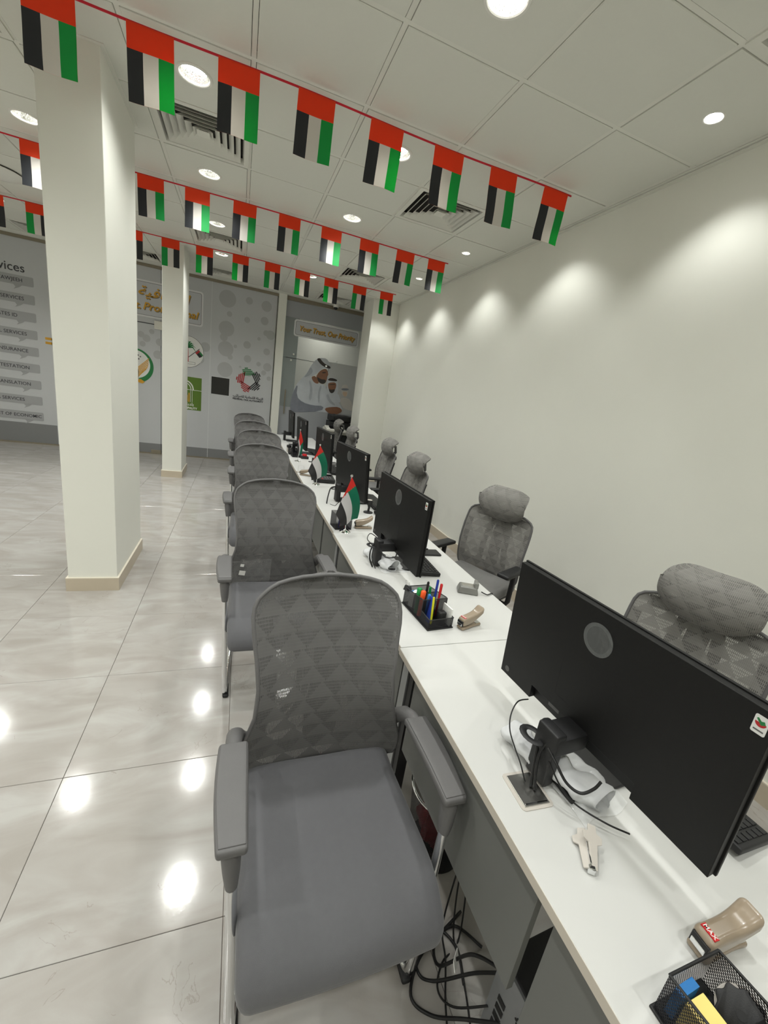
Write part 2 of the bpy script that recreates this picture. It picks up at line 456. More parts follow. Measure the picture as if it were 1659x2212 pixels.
# columns
def column(name, x0, x1, y0, y1, parent=None):
    o = structure(B().box(x0, x1, y0, y1, 0, ZC+.02, bev=0.004, seg=2).build(name, M['wall'], smooth=0))
    o['label'] = 'square white column standing on the tiled floor'
    b = B(); t, h = 0.012, 0.1
    for (p, q, r_, s_) in ((x0-t, x1+t, y0-t, y0), (x0-t, x1+t, y1, y1+t), (x0-t, x0, y0, y1), (x1, x1+t, y0, y1)):
        b.box(p, q, r_, s_, 0, h-.006, mi=0); b.box(p, q, r_, s_, h-.006, h, mi=1)
    b.build('column_skirting', [M['skirt'], M['skirt_top']], o, 0)
    b = B(); w = 0.02
    for (p, q, r_, s_) in ((x0-w, x1+w, y0-w, y0), (x0-w, x1+w, y1, y1+w), (x0-w, x0, y0, y1), (x1, x1+w, y0, y1)):
        b.box(p, q, r_, s_, ZC-.009, ZC-.001)
    b.build('column_ceiling_trim', M['grid'], o, 0)
    return o
c1 = column('wall_column', -3.44, -3.148, 0.345, 1.10); c1['label'] = 'big square white column nearest the camera, with beige skirting'
c2 = column('wall_column', -3.415, -3.158, 3.925, 4.55); c2['label'] = 'slimmer looking white column farther back near the glass wall'
c3 = column('wall_column', -0.40, XW, 4.33, 4.86); c3['label'] = 'white pillar projecting from the right wall beside the copier'
for c in (c1, c2, c3): c['category'] = 'column'

# ------------------------------------------------------------------ glass front with printed film
def pane(name, x0, x1, z0, z1, m, parent, y=YB, t=0.012):
    return B().box(x0+.003, x1-.003, y, y+t, z0, z1).build(name, m, parent, 0)
win1 = structure(B().box(XL, -1.80, YB-.015, YB+.035, 0, 0.022).build('window_1', M['channel'], smooth=0))
B().box(XL, -1.80, YB-.02, YB+.04, ZC-.05, ZC-.006).build('head_channel', M['channel'], win1, 0)
xs = [XL, -5.26, -4.62, -3.70, -2.915, -1.815]
for i in range(5):
    top = 2.215 if i == 2 else ZC-.05
    zs = [(0.022, top)] if i != 2 else [(2.228, ZC-.05)]
    for (a, b_) in zs: pane('film_pane', xs[i], xs[i+1], a, b_, M['film'], win1)
    if i != 2: pane('film_band', xs[i], xs[i+1], 0.022, 0.19 + (0.15 if i == 0 else 0), M['film_dark'], win1, YB-.001, 0.001)
for x in (-5.26, -2.915):
    B().box(x-.004, x+.004, YB-.003, YB+.012, 0.022, ZC-.05).build('seam', M['seam'], win1, 0)
door1 = structure(B().box(-4.615, -3.705, YB, YB+.012, 0.012, 2.215).build('door_1', M['film'], smooth=0))
B().box(-4.615, -3.705, YB-.001, YB, 0.012, 0.19).build('film_band', M['film_dark'], door1, 0)
B().box(-3.80, -3.66, YB-.022, YB+.03, 2.15, 2.285, bev=.004).build('patch_fitting', M['steel'], door1, 0)
B().box(-3.86, -3.70, YB-.02, YB+.03, 0.005, 0.075, bev=.004).build('patch_fitting', M['channel'], door1, 0)
B().box(-4.615, -3.705, YB-.004, YB, 2.216, 2.227).build('door_gap', M['black'], door1, 0)
# printed dots
rnd = random.Random(3)
b = B()
dots = [(-2.66, 2.86, .14), (-2.66, 2.37, .13), (-2.70, 2.22, .065), (-2.66, 2.03, .13), (-2.66, 1.67, .13), (-2.32, 2.58, .05), (-2.30, 2.16, .065), (-2.62, 2.62, .045), (-2.28, 1.92, .065), (-2.58, 1.9, .045), (-1.95, 2.1, .06), (-1.98, 2.42, .05), (-2.02, 2.62, .07), (-2.08, 1.86, .04), (-2.24, 1.66, .05), (-1.98, 1.72, .045), (-1.92, 1.83, .075),
        (-1.9, 2.4, .08), (-2.3, 2.9, .06), (-2.0, 2.87, .09), (-3.0, 2.0, .08), (-3.08, 1.78, .07), (-4.0, 2.03, .05), (-3.92, 1.98, .06), (-3.98, 1.88, .045), (-3.75, 1.74, .07), (-3.84, 2.1, .04), (-2.1, 2.3, .03), (-2.4, 1.76, .02), (-2.5, 2.1, .03), (-1.88, 1.63, .04), (-3.72, 1.95, .06)]
for i, (x, z, r) in enumerate(dots):
    b.cyl((x, YB-.0010-.00004*i, z), r, 0.0006, seg=28, axis='y')
b.build('printed_dots', M['film_dot'], win1, 0)['kind'] = 'stuff'
B().box(-2.89, -2.567, YB-.002, YB-.0005, 1.205, 1.527).build('opening_trim', M['seam'], win1, 0)
B().box(-2.882, -2.575, YB-.003, YB-.0018, 1.213, 1.519).build('dark_opening', M['slot'], win1, 0)
structure(B().box(-1.80, -1.66, YB-.10, YB+.06, 0, ZC, bev=.003).build('trim_1', M['wall'], smooth=0))
# right-hand glass: see-through, another room behind it
win2 = structure(B().box(-1.66, XW, YB-.015, YB+.035, 0, 0.022).build('window_2', M['channel'], smooth=0))
B().box(-1.66, XW, YB-.02, YB+.04, ZC-.07, ZC-.006).build('head_channel', M['channel'], win2, 0)
pane('glass_pane', -1.66, -0.77, 2.075, ZC-.07, M['glass'], win2)
pane('glass_pane', -0.77, XW, 0.022, ZC-.07, M['glass'], win2)
door2 = structure(B().box(-1.652, -0.775, YB, YB+.012, 0.012, 2.065).build('door_2', M['glass'], smooth=0))
B().box(-1.60, -0.775, YB-.001, YB+.013, 2.066, 2.074).build('door_edge', M['black'], door2, 0)
B().box(-0.774, -0.768, YB-.001, YB+.013, 0.022, 2.074).build('door_edge', M['black'], door2, 0)
B().tube([(-1.56, YB-.05, 1.02), (-1.56, YB-.05, 1.48)], 0.012, 12).build('door_handle', M['channel'], door2)
for (x, z) in ((-1.50, 2.03), (-0.82, 2.03), (-0.62, 2.14), (-1.46, 2.14)):
    B().cyl((x, YB-.012, z), 0.018, 0.025, 16, axis='y').build('glass_fitting', M['chrome'], win2)
M['room2'] = mat('back_room_wall', rgb(214, 213, 202), 0.8, var=0.02)
M['room2g'] = mat('back_room_column', rgb(112, 126, 126), 0.5, var=0.05)
structure(B().box(-1.9, XW+.15, 6.6, 6.75, 0, ZC+.1).build('wall_back', M['room2'], smooth=0))
structure(B().box(-1.62, -1.36, 6.0, 6.2, 0, ZC).build('trim_2', M['room2g'], smooth=0))
structure(B().box(-1.95, -1.8, YB+.06, 6.7, 0, ZC).build('wall_partition', M['room2'], smooth=0))
# ------------------------------------------------------------------ prints on the glass front
YP = YB - 0.0016
def sign(label, x0, x1, z0, z1, lines, shear=0.25):
    o = thing('wall_sign', label, 'sign', ((x0+x1)/2, YP, z0))
    w, h = x1 - x0, z1 - z0
    B().prism(rrect(-w/2, w/2, 0, h, 0.045), -0.004, 0.0).build('border', M['sign_white'], o, 0)
    B().prism(rrect(-w/2+.028, w/2-.028, .028, h-.028, 0.03), -0.0052, -0.004).build('line', M['print_txt'], o, 0)
    B().prism(rrect(-w/2+.033, w/2-.033, .033, h-.033, 0.027), -0.0062, -0.005).build('face', M['sign_face'], o, 0)
    for (t, size, dx, z, wd) in lines:
        text_obj('lettering_shadow', t, size, M['gold_sh'], o, (dx+.012, -0.0066, z-.012), shear=shear, off=0.003, width=wd)
        text_obj('lettering', t, size, M['gold'], o, (dx, -0.0078, z), shear=shear, off=0.0022, width=wd)
    return o
sign('grey sign with gold Trust. Professional lettering and Arabic, behind both columns', -4.78, -3.046, 2.315, 2.877,
     [(arabic('احترافية ثقة'), 0.20, 0.06, 0.385, 1.17), ('Trust.', 0.16, -0.272, 0.165, 0.35), ('Professional', 0.16, 0.36, 0.165, 0.85)])
sign('long grey sign reading Your Trust, Our Priority in gold letters', -1.488, -0.231, 2.47, 2.765, [('Your Trust, Our Priority', 0.13, 0.0, 0.15, 1.08)])

pl = thing('service_list_print', 'grey printed list of services in speech bubbles, far left of the glass wall', 'poster', (-5.9, YP, 0.35))
text_obj('title', 'Our Services', 0.17, M['print_txt'], pl, (0.36, -0.001, 2.32), align='RIGHT', off=0.001)
svc = ['TASHEEL & TAWJEEH', 'IMMIGRATION SERVICES', 'EMIRATES ID', 'MEDICAL SERVICES', 'HEALTH INSURANCE', 'CONTRACT ATTESTATION', 'LEGAL TRANSLATION', 'MOFA SERVICES', 'DEPARTMENT OF ECONOMIC']
for i, t in enumerate(svc):
    z = 2.50 - 0.255 * i - 0.35
    poly = rrect(-0.62, 0.455, z-.068, z+.068, 0.018)
    k = 0
    for k, p in enumerate(poly):
        if p[1] < z-.0679 and p[0] < 0: break
    bb = B().prism(poly, -0.0008, 0.0).prism([(0.20, z-.066), (0.31, z-.066), (0.27, z-.10), (0.20, z-.135), (0.225, z-.10)], -0.0008, 0.0).build('speech_bubble', M['bubble'], pl, 0)
    text_obj('bubble_text', t, 0.072, M['print_txt'], bb, (0.32 if len(t) > 14 else 0.22, -0.0012, z), align='RIGHT', off=0.0006) if i != 8 else text_obj('bubble_text', t, 0.070, M['print_txt'], bb, (0.43, -0.0012, z), align='RIGHT', off=0.0006)
text_obj('gold_mark', '=', 0.30, M['gold'], pl, (0.63, -0.001, 1.32), off=0.006)

# round pinwheel logo of striped bars
lg = thing('authority_logo_print', 'green, black and red striped pinwheel logo of the Federal Tax Authority', 'logo', (-2.232, YP, 1.16))
cols = ['green', 'black', 'black', 'red', 'red']
for k in range(5):
    b = B(); a = PI/2 - 2*PI*k/5 + 0.18
    for i in range(5):
        rr = 0.100 + 0.029 * i
        L0, L1 = -0.125 + 0.022 * i, 0.085 + 0.004 * i
        if i == 4: L0 += .03; L1 -= .05
        ca, sa = math.cos(a), math.sin(a)
        def pt(l, r): return (ca * r - sa * l, 0.385 + sa * r + ca * l)
        hw = 0.0095
        b.prism([pt(L0, rr-hw), pt(L1, rr-hw), pt(L1, rr+hw), pt(L0, rr+hw)], -0.0008, 0.0)
    b.build('stripe_bundle', M[cols[k]], lg, 0)
text_obj('arabic_name', arabic('الهيئة الاتحادية للضرائب'), 0.06, M['black'], lg, (0, -0.001, 0.075), off=0.0015, width=0.54)
text_obj('english_name', 'FEDERAL TAX AUTHORITY', 0.042, M['black'], lg, (0, -0.001, 0.02), off=0.0015, width=0.55)

# round palm emblem
def disc(b, x, z, r, y, mi=0, n=40): b.prism([(x + r*math.cos(2*PI*i/n), z + r*math.sin(2*PI*i/n)) for i in range(n)], y-.0005, y, mi=mi)
pe = thing('palm_emblem_print', 'round white emblem with a green palm tree and crossed flag, beside far column', 'logo', (-3.285, YP, 1.61))
b = B(); disc(b, 0, .265, .265, 0); b.build('ring', M['black'], pe, 0)
b = B(); disc(b, 0, .265, .26, -.0006); b.build('disc', M['white'], pe, 0)
b = B(); b.prism([(-.02, .09), (.02, .09), (.013, .33), (-.013, .33)], -.0018, -.0012); b.build('trunk', M['red'], pe, 0)
b = B()
for k in range(9):
    a = PI/2 + (k - 4) * 0.42; L = .15; p0 = Vector((0, .33)); d = Vector((math.cos(a), math.sin(a))); n = Vector((-d.y, d.x))
    p1 = p0 + d * L * .55 + Vector((0, .03)) ; p2 = p0 + d * L - Vector((0, .02 + .03*abs(k-4)/4))
    q = [p0 - n*.006, p1 - n*.013, p2, p1 + n*.013, p0 + n*.006]
    b.prism([(v.x, v.y) for v in q], -.0024, -.0018)
b.build('fronds', M['green'], pe, 0)
b = B(); Mf = Matrix.Translation((.12, 0, .27)) @ Matrix.Rotation(-0.75, 4, 'Y')
b.prism([(-.14, -.005), (.10, -.005), (.10, .005), (-.14, .005)], -.003, -.0024, M=Mf, mi=1)
b.prism([(0.0, -.008), (.08, -.008), (.08, -.04), (0.0, -.04)], -.003, -.0024, M=Mf, mi=0)
b.prism([(0.0, -.04), (.05, -.04), (.05, -.12), (0.0, -.11)], -.003, -.0024, M=Mf, mi=1)
b.prism([(0.05, -.04), (.08, -.04), (.08, -.11), (0.05, -.12)], -.003, -.0024, M=Mf, mi=2)
b.build('crossed_flag', [M['red'], M['black'], M['green']], pe, 0)
b = B(); b.prism([(-.13, .06), (.13, .06), (.13, .10), (-.13, .10)], -.0036, -.003); b.build('scroll_edge', M['black'], pe, 0)
b = B(); b.prism([(-.126, .064), (.126, .064), (.126, .096), (-.126, .096)], -.0042, -.0036); b.build('scroll', M['white'], pe, 0)

# green municipality plaque
mu = thing('municipality_print', 'square olive green municipality logo with white arch, half hidden by column', 'logo', (-3.337, YP, 0.872))
B().box(-.293, .293, -.0008, 0, 0, .58).build('plate', M['olive'], mu, 0)
b = B()
b.prism(arc(0, .36, .165, 0, PI, 20) + arc(0, .36, .145, PI, 0, 20), -.0014, -.0008)
b.prism(arc(0, .36, .125, 0, PI, 20) + arc(0, .36, .112, PI, 0, 20), -.0014, -.0008)
b.box(-.165, .293, -.0014, -.0008, .352, .36); b.box(.112, .118, -.0014, -.0008, .14, .36); b.box(.139, .145, -.0014, -.0008, .14, .36)
b.build('arch', M['white'], mu, 0)
b = B()
for i in range(7): b.box(-.10 + i*.03, -.082 + i*.03, -.0014, -.0008, .14, .25 + .05*math.sin(i*1.3))
b.build('castle', M['amber'], mu, 0)
text_obj('arabic_name', arabic('بلدية العين'), 0.07, M['white'], mu, (0.02, -.001, .10), off=.002)
text_obj('english_name', 'MUNICIPALITY', 0.05, M['white'], mu, (0.06, -.001, .03), off=.002)

# green and gold eagle emblem
ea = thing('eagle_emblem_print', 'round green emblem with golden eagle and stars between the two columns', 'logo', (-4.10, YP, 1.225))
b = B(); b.prism(arc(0, .285, .285, -PI*.42, PI*1.42, 44) + arc(0, .31, .225, PI*1.42, -PI*.42, 44), -.0008, 0); b.build('green_ring', M['green'], ea, 0)
b = B(); disc(b, 0, .31, .232, -.0009); b.build('disc', M['white'], ea, 0)
for sx in (-1, 1):
    b = B()
    for k in range(9):
        y0 = .10 + .02*k; x1 = .10 + .016*k + .03*math.sin(k*.5)
        b.prism([(sx*.05, y0), (sx*x1, y0+.06+.011*k), (sx*(x1+.016), y0+.085+.012*k), (sx*.05, y0+.013)], -.0026-.0003*k, -.0015)
    b.build('wing', M['gold'], ea, 0)
b = B(); b.prism([(-.05, .07), (.05, .07), (.06, .2), (.035, .27), (0, .30), (-.03, .27), (-.06, .2)], -.0062, -.0052); b.build('eagle_body', M['gold_sh'], ea, 0)
b = B(); b.prism([(-.04, .09), (.04, .09), (.04, .18), (-.04, .18)], -.0072, -.0062, mi=0); b.prism([(-.04, .155), (.04, .155), (.04, .19), (-.04, .19)], -.008, -.0072, mi=1); b.prism([(.012, .09), (.04, .09), (.04, .155), (.012, .155)], -.008, -.0072, mi=2)
b.build('shield', [M['white'], M['red'], M['green']], ea, 0)
b = B(); b.prism([(-.11, .0), (0, .025), (.11, .0), (.15, .03), (.09, .07), (0, .05), (-.09, .07), (-.15, .03)], -.0062, -.0052); b.build('tail', M['gold'], ea, 0)
for (x, z, r) in ((0, .42, .03), (-.06, .40, .018), (.06, .40, .018), (-.05, .46, .018), (.05, .46, .018), (.085, .44, .016), (-.085, .44, .016), (.0, .36, .016)):
    q = [((r if i % 2 == 0 else r*.42)*math.cos(PI/2+PI*i/5) + x, (r if i % 2 == 0 else r*.42)*math.sin(PI/2+PI*i/5) + z) for i in range(10)]
    B().prism(q, -.0024, -.0015).build('star', M['print_txt'], ea, 0)

# ------------------------------------------------------------------ photo mural on the right-hand glass
mu2 = thing('photo_mural', 'printed window mural of seated men in white robes and headdresses', 'mural', (-0.9, YP, 0))
M['mur_low'] = mat('mural_grey', rgb(164, 167, 171), 0.35, var=0.04, scale=2, coat=.2)
M['mur_pale'] = mat('mural_pale', rgb(206, 208, 208), 0.35, var=0.05, scale=2, coat=.2); mix_transparent(M['mur_pale'], fac=0.75)
M['mur_robe'] = mat('mural_robe', rgb(196, 201, 207), 0.35, var=0.16, scale=6)
M['mur_shade'] = mat('mural_robe_fold', rgb(128, 132, 142), 0.35, var=0.25, scale=9)
M['mur_fold'] = mat('mural_soft_fold', rgb(172, 177, 185), 0.35, var=0.15, scale=9)
M['mur_skin'] = mat('mural_skin', rgb(140, 98, 74), 0.35, var=0.15, scale=14)
M['mur_dark'] = mat('mural_dark', rgb(58, 52, 50), 0.35, var=0.1, scale=20)
M['mur_fade'] = mat('mural_faded', rgb(204, 200, 194), 0.35, var=0.05, scale=8)
M['mur_warm'] = mat('mural_warm_haze', rgb(208, 184, 160), 0.35, var=0.12, scale=8)
B().box(-.76, .955, -.0006, 0, .025, 1.16).build('grey_field', M['mur_low'], mu2, 0)
B().box(.13, .955, -.0006, 0, 1.16, 2.12).build('pale_field', M['mur_pale'], mu2, 0)
B().box(-.76, .955, -.0006, 0, 2.78, 3.055).build('top_field', M['mur_low'], mu2, 0)
F1 = {'body': [(-1.43, 1.35), (-1.39, 1.53), (-1.32, 1.67), (-1.22, 1.75), (-1.1, 1.8), (-0.97, 1.69), (-0.79, 1.67), (-0.76, 1.57), (-0.62, 1.45), (-0.46, 1.36), (-0.38, 1.21), (-0.47, 1.15), (-0.73, 1.15), (-1.02, 1.13), (-1.33, 1.07), (-1.44, 1.09), (-1.44, 1.25)],
 'shade': [(-1.44, 1.25), (-1.42, 1.42), (-1.33, 1.64), (-1.34, 1.38), (-1.21, 1.28), (-1.0, 1.25), (-0.78, 1.27), (-0.81, 1.16), (-1.33, 1.07), (-1.44, 1.09)],
 'neck': [(-1.09, 1.79), (-1.0, 1.82), (-0.92, 1.7), (-0.96, 1.67), (-1.04, 1.7)],
 'face': [(-0.95, 1.9), (-0.87, 1.97), (-0.8, 1.98), (-0.77, 1.92), (-0.755, 1.875), (-0.78, 1.84), (-0.78, 1.77), (-0.8, 1.71), (-0.86, 1.68), (-0.94, 1.71), (-1.0, 1.79)],
 'beard': [(-0.98, 1.81), (-0.89, 1.77), (-0.8, 1.78), (-0.79, 1.73), (-0.83, 1.69), (-0.89, 1.69), (-0.95, 1.73)],
 'brow': [(-0.89, 1.905), (-0.81, 1.92), (-0.81, 1.905), (-0.87, 1.885)],
 'head': [(-1.01, 2.14), (-0.91, 2.17), (-0.81, 2.17), (-0.73, 2.05), (-0.73, 1.97), (-0.79, 1.99), (-0.88, 1.98), (-0.95, 1.9), (-1.05, 1.81), (-1.15, 1.77), (-1.3, 1.7), (-1.21, 1.79), (-1.15, 1.9), (-1.11, 2.0)],
 'agal': [(-1.01, 2.14), (-0.95, 2.16), (-0.91, 2.11), (-0.83, 2.06), (-0.73, 2.04), (-0.73, 1.99), (-0.82, 2.0), (-0.92, 2.04), (-0.99, 2.1)],
 'hand': [(-0.76, 1.23), (-0.63, 1.27), (-0.47, 1.29), (-0.39, 1.23), (-0.43, 1.17), (-0.58, 1.11), (-0.73, 1.17)]}
F1['fold'] = [(-1.13, 1.72), (-1.08, 1.55), (-1.10, 1.36), (-1.05, 1.33), (-1.03, 1.52), (-1.08, 1.70)]
F1['fold2'] = [(-0.90, 1.66), (-0.93, 1.48), (-0.90, 1.30), (-0.87, 1.32), (-0.89, 1.5), (-0.86, 1.64)]
F1['fold3'] = [(-0.72, 1.52), (-0.66, 1.40), (-0.55, 1.33), (-0.57, 1.30), (-0.70, 1.36), (-0.76, 1.48)]
F1['fold4'] = [(-1.12, 1.98), (-1.06, 1.90), (-1.10, 1.82), (-1.24, 1.74), (-1.17, 1.84)]
F2 = {'robe': [(-0.78, 1.61), (-0.66, 1.51), (-0.52, 1.57), (-0.44, 1.4), (-0.50, 1.36), (-0.68, 1.47)],
 'head': [(-0.77, 1.79), (-0.73, 1.83), (-0.59, 1.84), (-0.55, 1.77), (-0.52, 1.6), (-0.55, 1.48), (-0.66, 1.51), (-0.75, 1.57), (-0.78, 1.67)],
 'face': [(-0.74, 1.73), (-0.59, 1.76), (-0.57, 1.68), (-0.6, 1.59), (-0.65, 1.54), (-0.7, 1.57), (-0.74, 1.66)],
 'beard': [(-0.72, 1.62), (-0.67, 1.6), (-0.59, 1.63), (-0.6, 1.57), (-0.65, 1.53), (-0.7, 1.56)],
 'brow': [(-0.72, 1.70), (-0.60, 1.725), (-0.60, 1.71), (-0.72, 1.688)],
 'agal': [(-0.75, 1.8), (-0.7, 1.83), (-0.58, 1.82), (-0.56, 1.78), (-0.69, 1.77), (-0.75, 1.77)]}
F3 = {'robe': [(-0.47, 1.45), (-0.38, 1.5), (-0.24, 1.46), (-0.17, 1.31), (-0.18, 1.24), (-0.37, 1.27), (-0.44, 1.36)],
 'head': [(-0.47, 1.71), (-0.39, 1.75), (-0.32, 1.72), (-0.32, 1.59), (-0.33, 1.51), (-0.44, 1.52)],
 'face': [(-0.44, 1.6), (-0.33, 1.61), (-0.34, 1.52), (-0.39, 1.5)],
 'agal': [(-0.47, 1.66), (-0.31, 1.68), (-0.31, 1.64), (-0.45, 1.62)]}
MM = {'body': 0, 'robe': 0, 'head': 0, 'shade': 1, 'neck': 2, 'face': 2, 'hand': 2, 'beard': 3, 'brow': 3, 'agal': 3, 'fold': 4, 'fold2': 4, 'fold3': 4, 'fold4': 4}
def smooth_poly(P):
    Q = []
    for i in range(len(P)):
        a, b_ = Vector(P[i]), Vector(P[(i+1) % len(P)])
        Q += [tuple(a*.75 + b_*.25), tuple(a*.25 + b_*.75)]
    return Q
def figure(F, name, y0, mats, label):
    b = B()
    for i, (k, P) in enumerate(F.items()):
        b.prism([(x + .9, z) for x, z in smooth_poly(P)], -y0 - .0004*(i+1), -y0 - .0004*i, mi=MM[k])
    o = b.build(name, mats, mu2, 0); o['label'] = label
figure(F3, 'printed_figure', .0008, [M['mur_fade'], M['mur_fade'], M['mur_warm'], M['mur_shade']], 'faded printed man farthest right')
figure(F2, 'printed_figure', .0022, [M['mur_robe'], M['mur_shade'], M['mur_skin'], M['mur_dark']], 'printed man facing forward in the middle')
figure(F1, 'printed_figure', .0050, [M['mur_robe'], M['mur_shade'], M['mur_skin'], M['mur_dark'], M['mur_fold']], 'large printed man in profile leaning on the table')

# ------------------------------------------------------------------ ceiling fittings
ORD = ['first', 'second', 'third', 'fourth', 'fifth', 'sixth', 'seventh']
ROWN = {-0.3: 'row beside the right wall', -1.5: 'row above the desks', -2.7: 'row between desks and columns', -3.9: 'row left of the columns', -5.1: 'far left row', -6.3: 'leftmost row by the left wall'}
dl = thing('downlight', 'x', 'ceiling light')
B().lathe([(0.075, 0.004), (0.0755, -0.003), (0.080, -0.0065), (0.090, -0.0065), (0.094, -0.002), (0.094, 0.0), (0.082, 0.0005)], seg=40).build('trim_ring', M['trim'], dl)
B().lathe([(0.0765, 0.002), (0.070, 0.03), (0.060, 0.055), (0.045, 0.072)], seg=40).build('reflector', M['reflector'], dl)
B().lathe([(0.0, 0.034), (0.035, 0.036), (0.052, 0.041), (0.058, 0.048), (0.052, 0.058), (0.0, 0.058)], seg=32).build('lamp', M['lamp'], dl)
B().lathe([(0.082, 0.002), (0.078, 0.06), (0.06, 0.085), (0.0, 0.085)], seg=32).build('housing', M['steel'], dl)
ld = bpy.data.lights.new('downlight_beam', 'SPOT'); ld.energy = LAMP_W; ld.color = LAMP_COL; ld.spot_size = LAMP_CONE; ld.spot_blend = LAMP_BLEND; ld.shadow_soft_size = 0.045
lo = bpy.data.objects.new('downlight_beam', ld); COL.objects.link(lo); lo.parent = dl; lo.location = (0, 0, -0.012)
spot_d = bpy.data.lights.new('spot_beam', 'SPOT'); spot_d.energy = SPOT_W; spot_d.color = LAMP_COL; spot_d.spot_size = SPOT_CONE; spot_d.spot_blend = 0.6; spot_d.shadow_soft_size = 0.03
first = True
for x in reversed(LX):
    for y in LY:
        if (x, y) not in LIGHTS: continue
        o = dl if first else copy_tree(dl); first = False
        o.location = (x, y, ZC - .005)
        if x == -0.3:
            o.scale = (.52, .52, .52)
            for ch in o.children:
                if ch.type == 'LIGHT': ch.data = spot_d
        o['label'] = '%s, %s from the camera end of the %s' % ('small recessed spotlight' if x == -0.3 else 'round recessed downlight', ORD[LY.index(y)], ROWN[x]); o['group'] = 'recessed ceiling downlights'
o = copy_tree(dl); o.location = (-0.8, 6.2, ZC - .005); o['label'] = 'added fill downlight brightening the room behind the glass'  # extra fixture added only to brighten the back room

vt = thing('air_diffuser', 'x', 'air vent')
b = B()
def sq_ring(b, r0, z0, r1, z1):
    pr = [(r0, z0), (r1, z1)]
    tb = bmesh.new()
    R_ = [[tb.verts.new((sx*r, sy*r, z)) for sx, sy in ((1, 1), (-1, 1), (-1, -1), (1, -1))] for r, z in pr]
    for k in range(4): tb.faces.new((R_[0][k], R_[0][(k+1) % 4], R_[1][(k+1) % 4], R_[1][k]))
    b._merge(tb)
for (a, z0, c, z1) in ((.297, -.006, .262, -.006), (.297, .01, .297, -.006), (.262, -.006, .258, .004), (.258, .004, .25, .03)): sq_ring(b, a, z0, c, z1)
b.build('frame', M['vent'], vt, 0)
for i in range(5):
    r = .238 - i * .044; b = B()
    sq_ring(b, r, -.010, r-.034, .022); sq_ring(b, r-.034, .0235, r, -.0085); sq_ring(b, r, -.010, r, -.0085)
    b.build('louvre', M['vent'], vt, 0)
B().box(-.04, .04, -.04, .04, -.008, -.004).build('centre_plate', M['vent'], vt, 0)
B().box(-.25, .25, -.25, .25, .045, .05).build('duct_void', M['gap'], vt, 0)
VL = ['in the top right corner of the photo', 'behind the sixth flag of the nearest bunting', 'beside the big column behind the nearest bunting', 'at the left edge before the big column', 'behind the middle bunting between the columns', 'behind the middle bunting near the right pillar', 'by the security camera near the glass wall', 'above the pinwheel logo by the glass wall', 'left of the far column by the glass wall', 'far left by the glass wall']
for i, (x, y) in enumerate(VENTS):
    o = vt if i == 0 else copy_tree(vt)
    o.location = (x, y, ZC); o['label'] = 'square white louvred air diffuser ' + VL[i]; o['group'] = 'ceiling air diffusers'
sc_ = thing('security_camera', 'small white dome security camera under the ceiling by the glass', 'camera', (-0.78, 5.50, ZC-.004))
B().lathe([(0.0, 0.0), (.055, 0.0), (.055, -.03), (.045, -.05), (.0, -.05)]).build('housing', M['trim'], sc_)
B().sph((0, 0, -.052), .036, 20, 12).build('dome', mat('dark_dome', rgb(30, 30, 34), .1, var=0), sc_)
ap = thing('ceiling_access_point', 'round white ceiling unit at the left edge above the middle bunting', 'ceiling unit', (-4.66, 2.86, ZC-.005))
B().lathe([(0.0, -.05), (.12, -.046), (.2, -.034), (.225, -.018), (.215, -.01)], seg=48).build('cover', M['trim'], ap)
B().lathe([(.21, -.012), (.21, 0.0)], seg=48).build('painted_shadow_gap', M['gap'], ap)  # dark ring puts the shadow above the cover into its colour

# ------------------------------------------------------------------ bunting
FL = [mat('flag_red', rgb(250, 90, 46), 0.6, var=0.05, transl=0.55), mat('flag_black', rgb(40, 42, 46), 0.42, var=0.05, transl=0.12), mat('flag_white', rgb(232, 228, 222), 0.6, var=0.02, transl=0.4), mat('flag_green', rgb(44, 184, 96), 0.5, var=0.05, transl=0.55)]
M['cord'] = mat('red_ribbon', rgb(206, 34, 52), 0.6, var=0.05)
def flag_mesh(mirror, ph):
    def fn(u, v):
        x = u * 0.198; z = -v * 0.305
        y = 0.006 * math.sin(u*5 + ph) * v + 0.012 * v * math.sin(ph*1.7) + 0.004*math.sin(v*7+ph)*v
        return (x + 0.006*v*math.sin(ph*2.3), y, z)
    def mf(u, v):
        if v < 0.335: return 0
        k = min(2, int(u * 3)); k = 2 - k if mirror else k
        return 1 + k
    return B().sheet(fn, 12, 12, thick=0.0006, mfn=mf).mesh('flag', FL, 60)
def bunting(label, y, lefts, mirror, x0, x1, sag):
    o = thing('flag_bunting', label, 'bunting', (0, y, ZC - .012), group='flag bunting strings along the ceiling')
    pts = []
    n = 60
    for i in range(n+1):
        x = x0 + (x1-x0)*i/n; pts.append((x, 0, sag(x)))
    B().tube(pts, 0.006, 6, flat=0.35, up=(0, 1, 0)).build('cord', M['cord'], o)
    for i, x in enumerate(lefts):
        s = (sag(x+.2) - sag(x)) / .2
        f = link('flag', flag_mesh(mirror, x*3.1+i), o, (x, -0.003, sag(x)), (0, -math.atan(s), 0))
    return o
def ss1(x): return -0.026 - 0.010*math.sin((x+.56)*PI/1.6)**2 + 0.012*max(0, (x+1.0))
bunting('nearest string of red, black, white and green flags across the ceiling', 0.0, [-4.56, -4.155, -3.752, -3.351, -2.958, -2.564, -2.172, -1.768, -1.368, -.975, -.558], False, -5.0, -.33, ss1)
def ss2(x): return -0.030 + 0.006*math.sin(x*2.2)
bunting('middle string of red, black, white and green flags across the ceiling', 1.8, [-5.25, -4.85, -4.455, -4.057, -3.665, -3.272, -2.911, -2.518, -2.12, -1.72, -1.33, -.935, -.575], False, -5.6, -.34, ss2)
def ss3(x): return -0.032 + 0.008*math.sin(x*2.6+1)
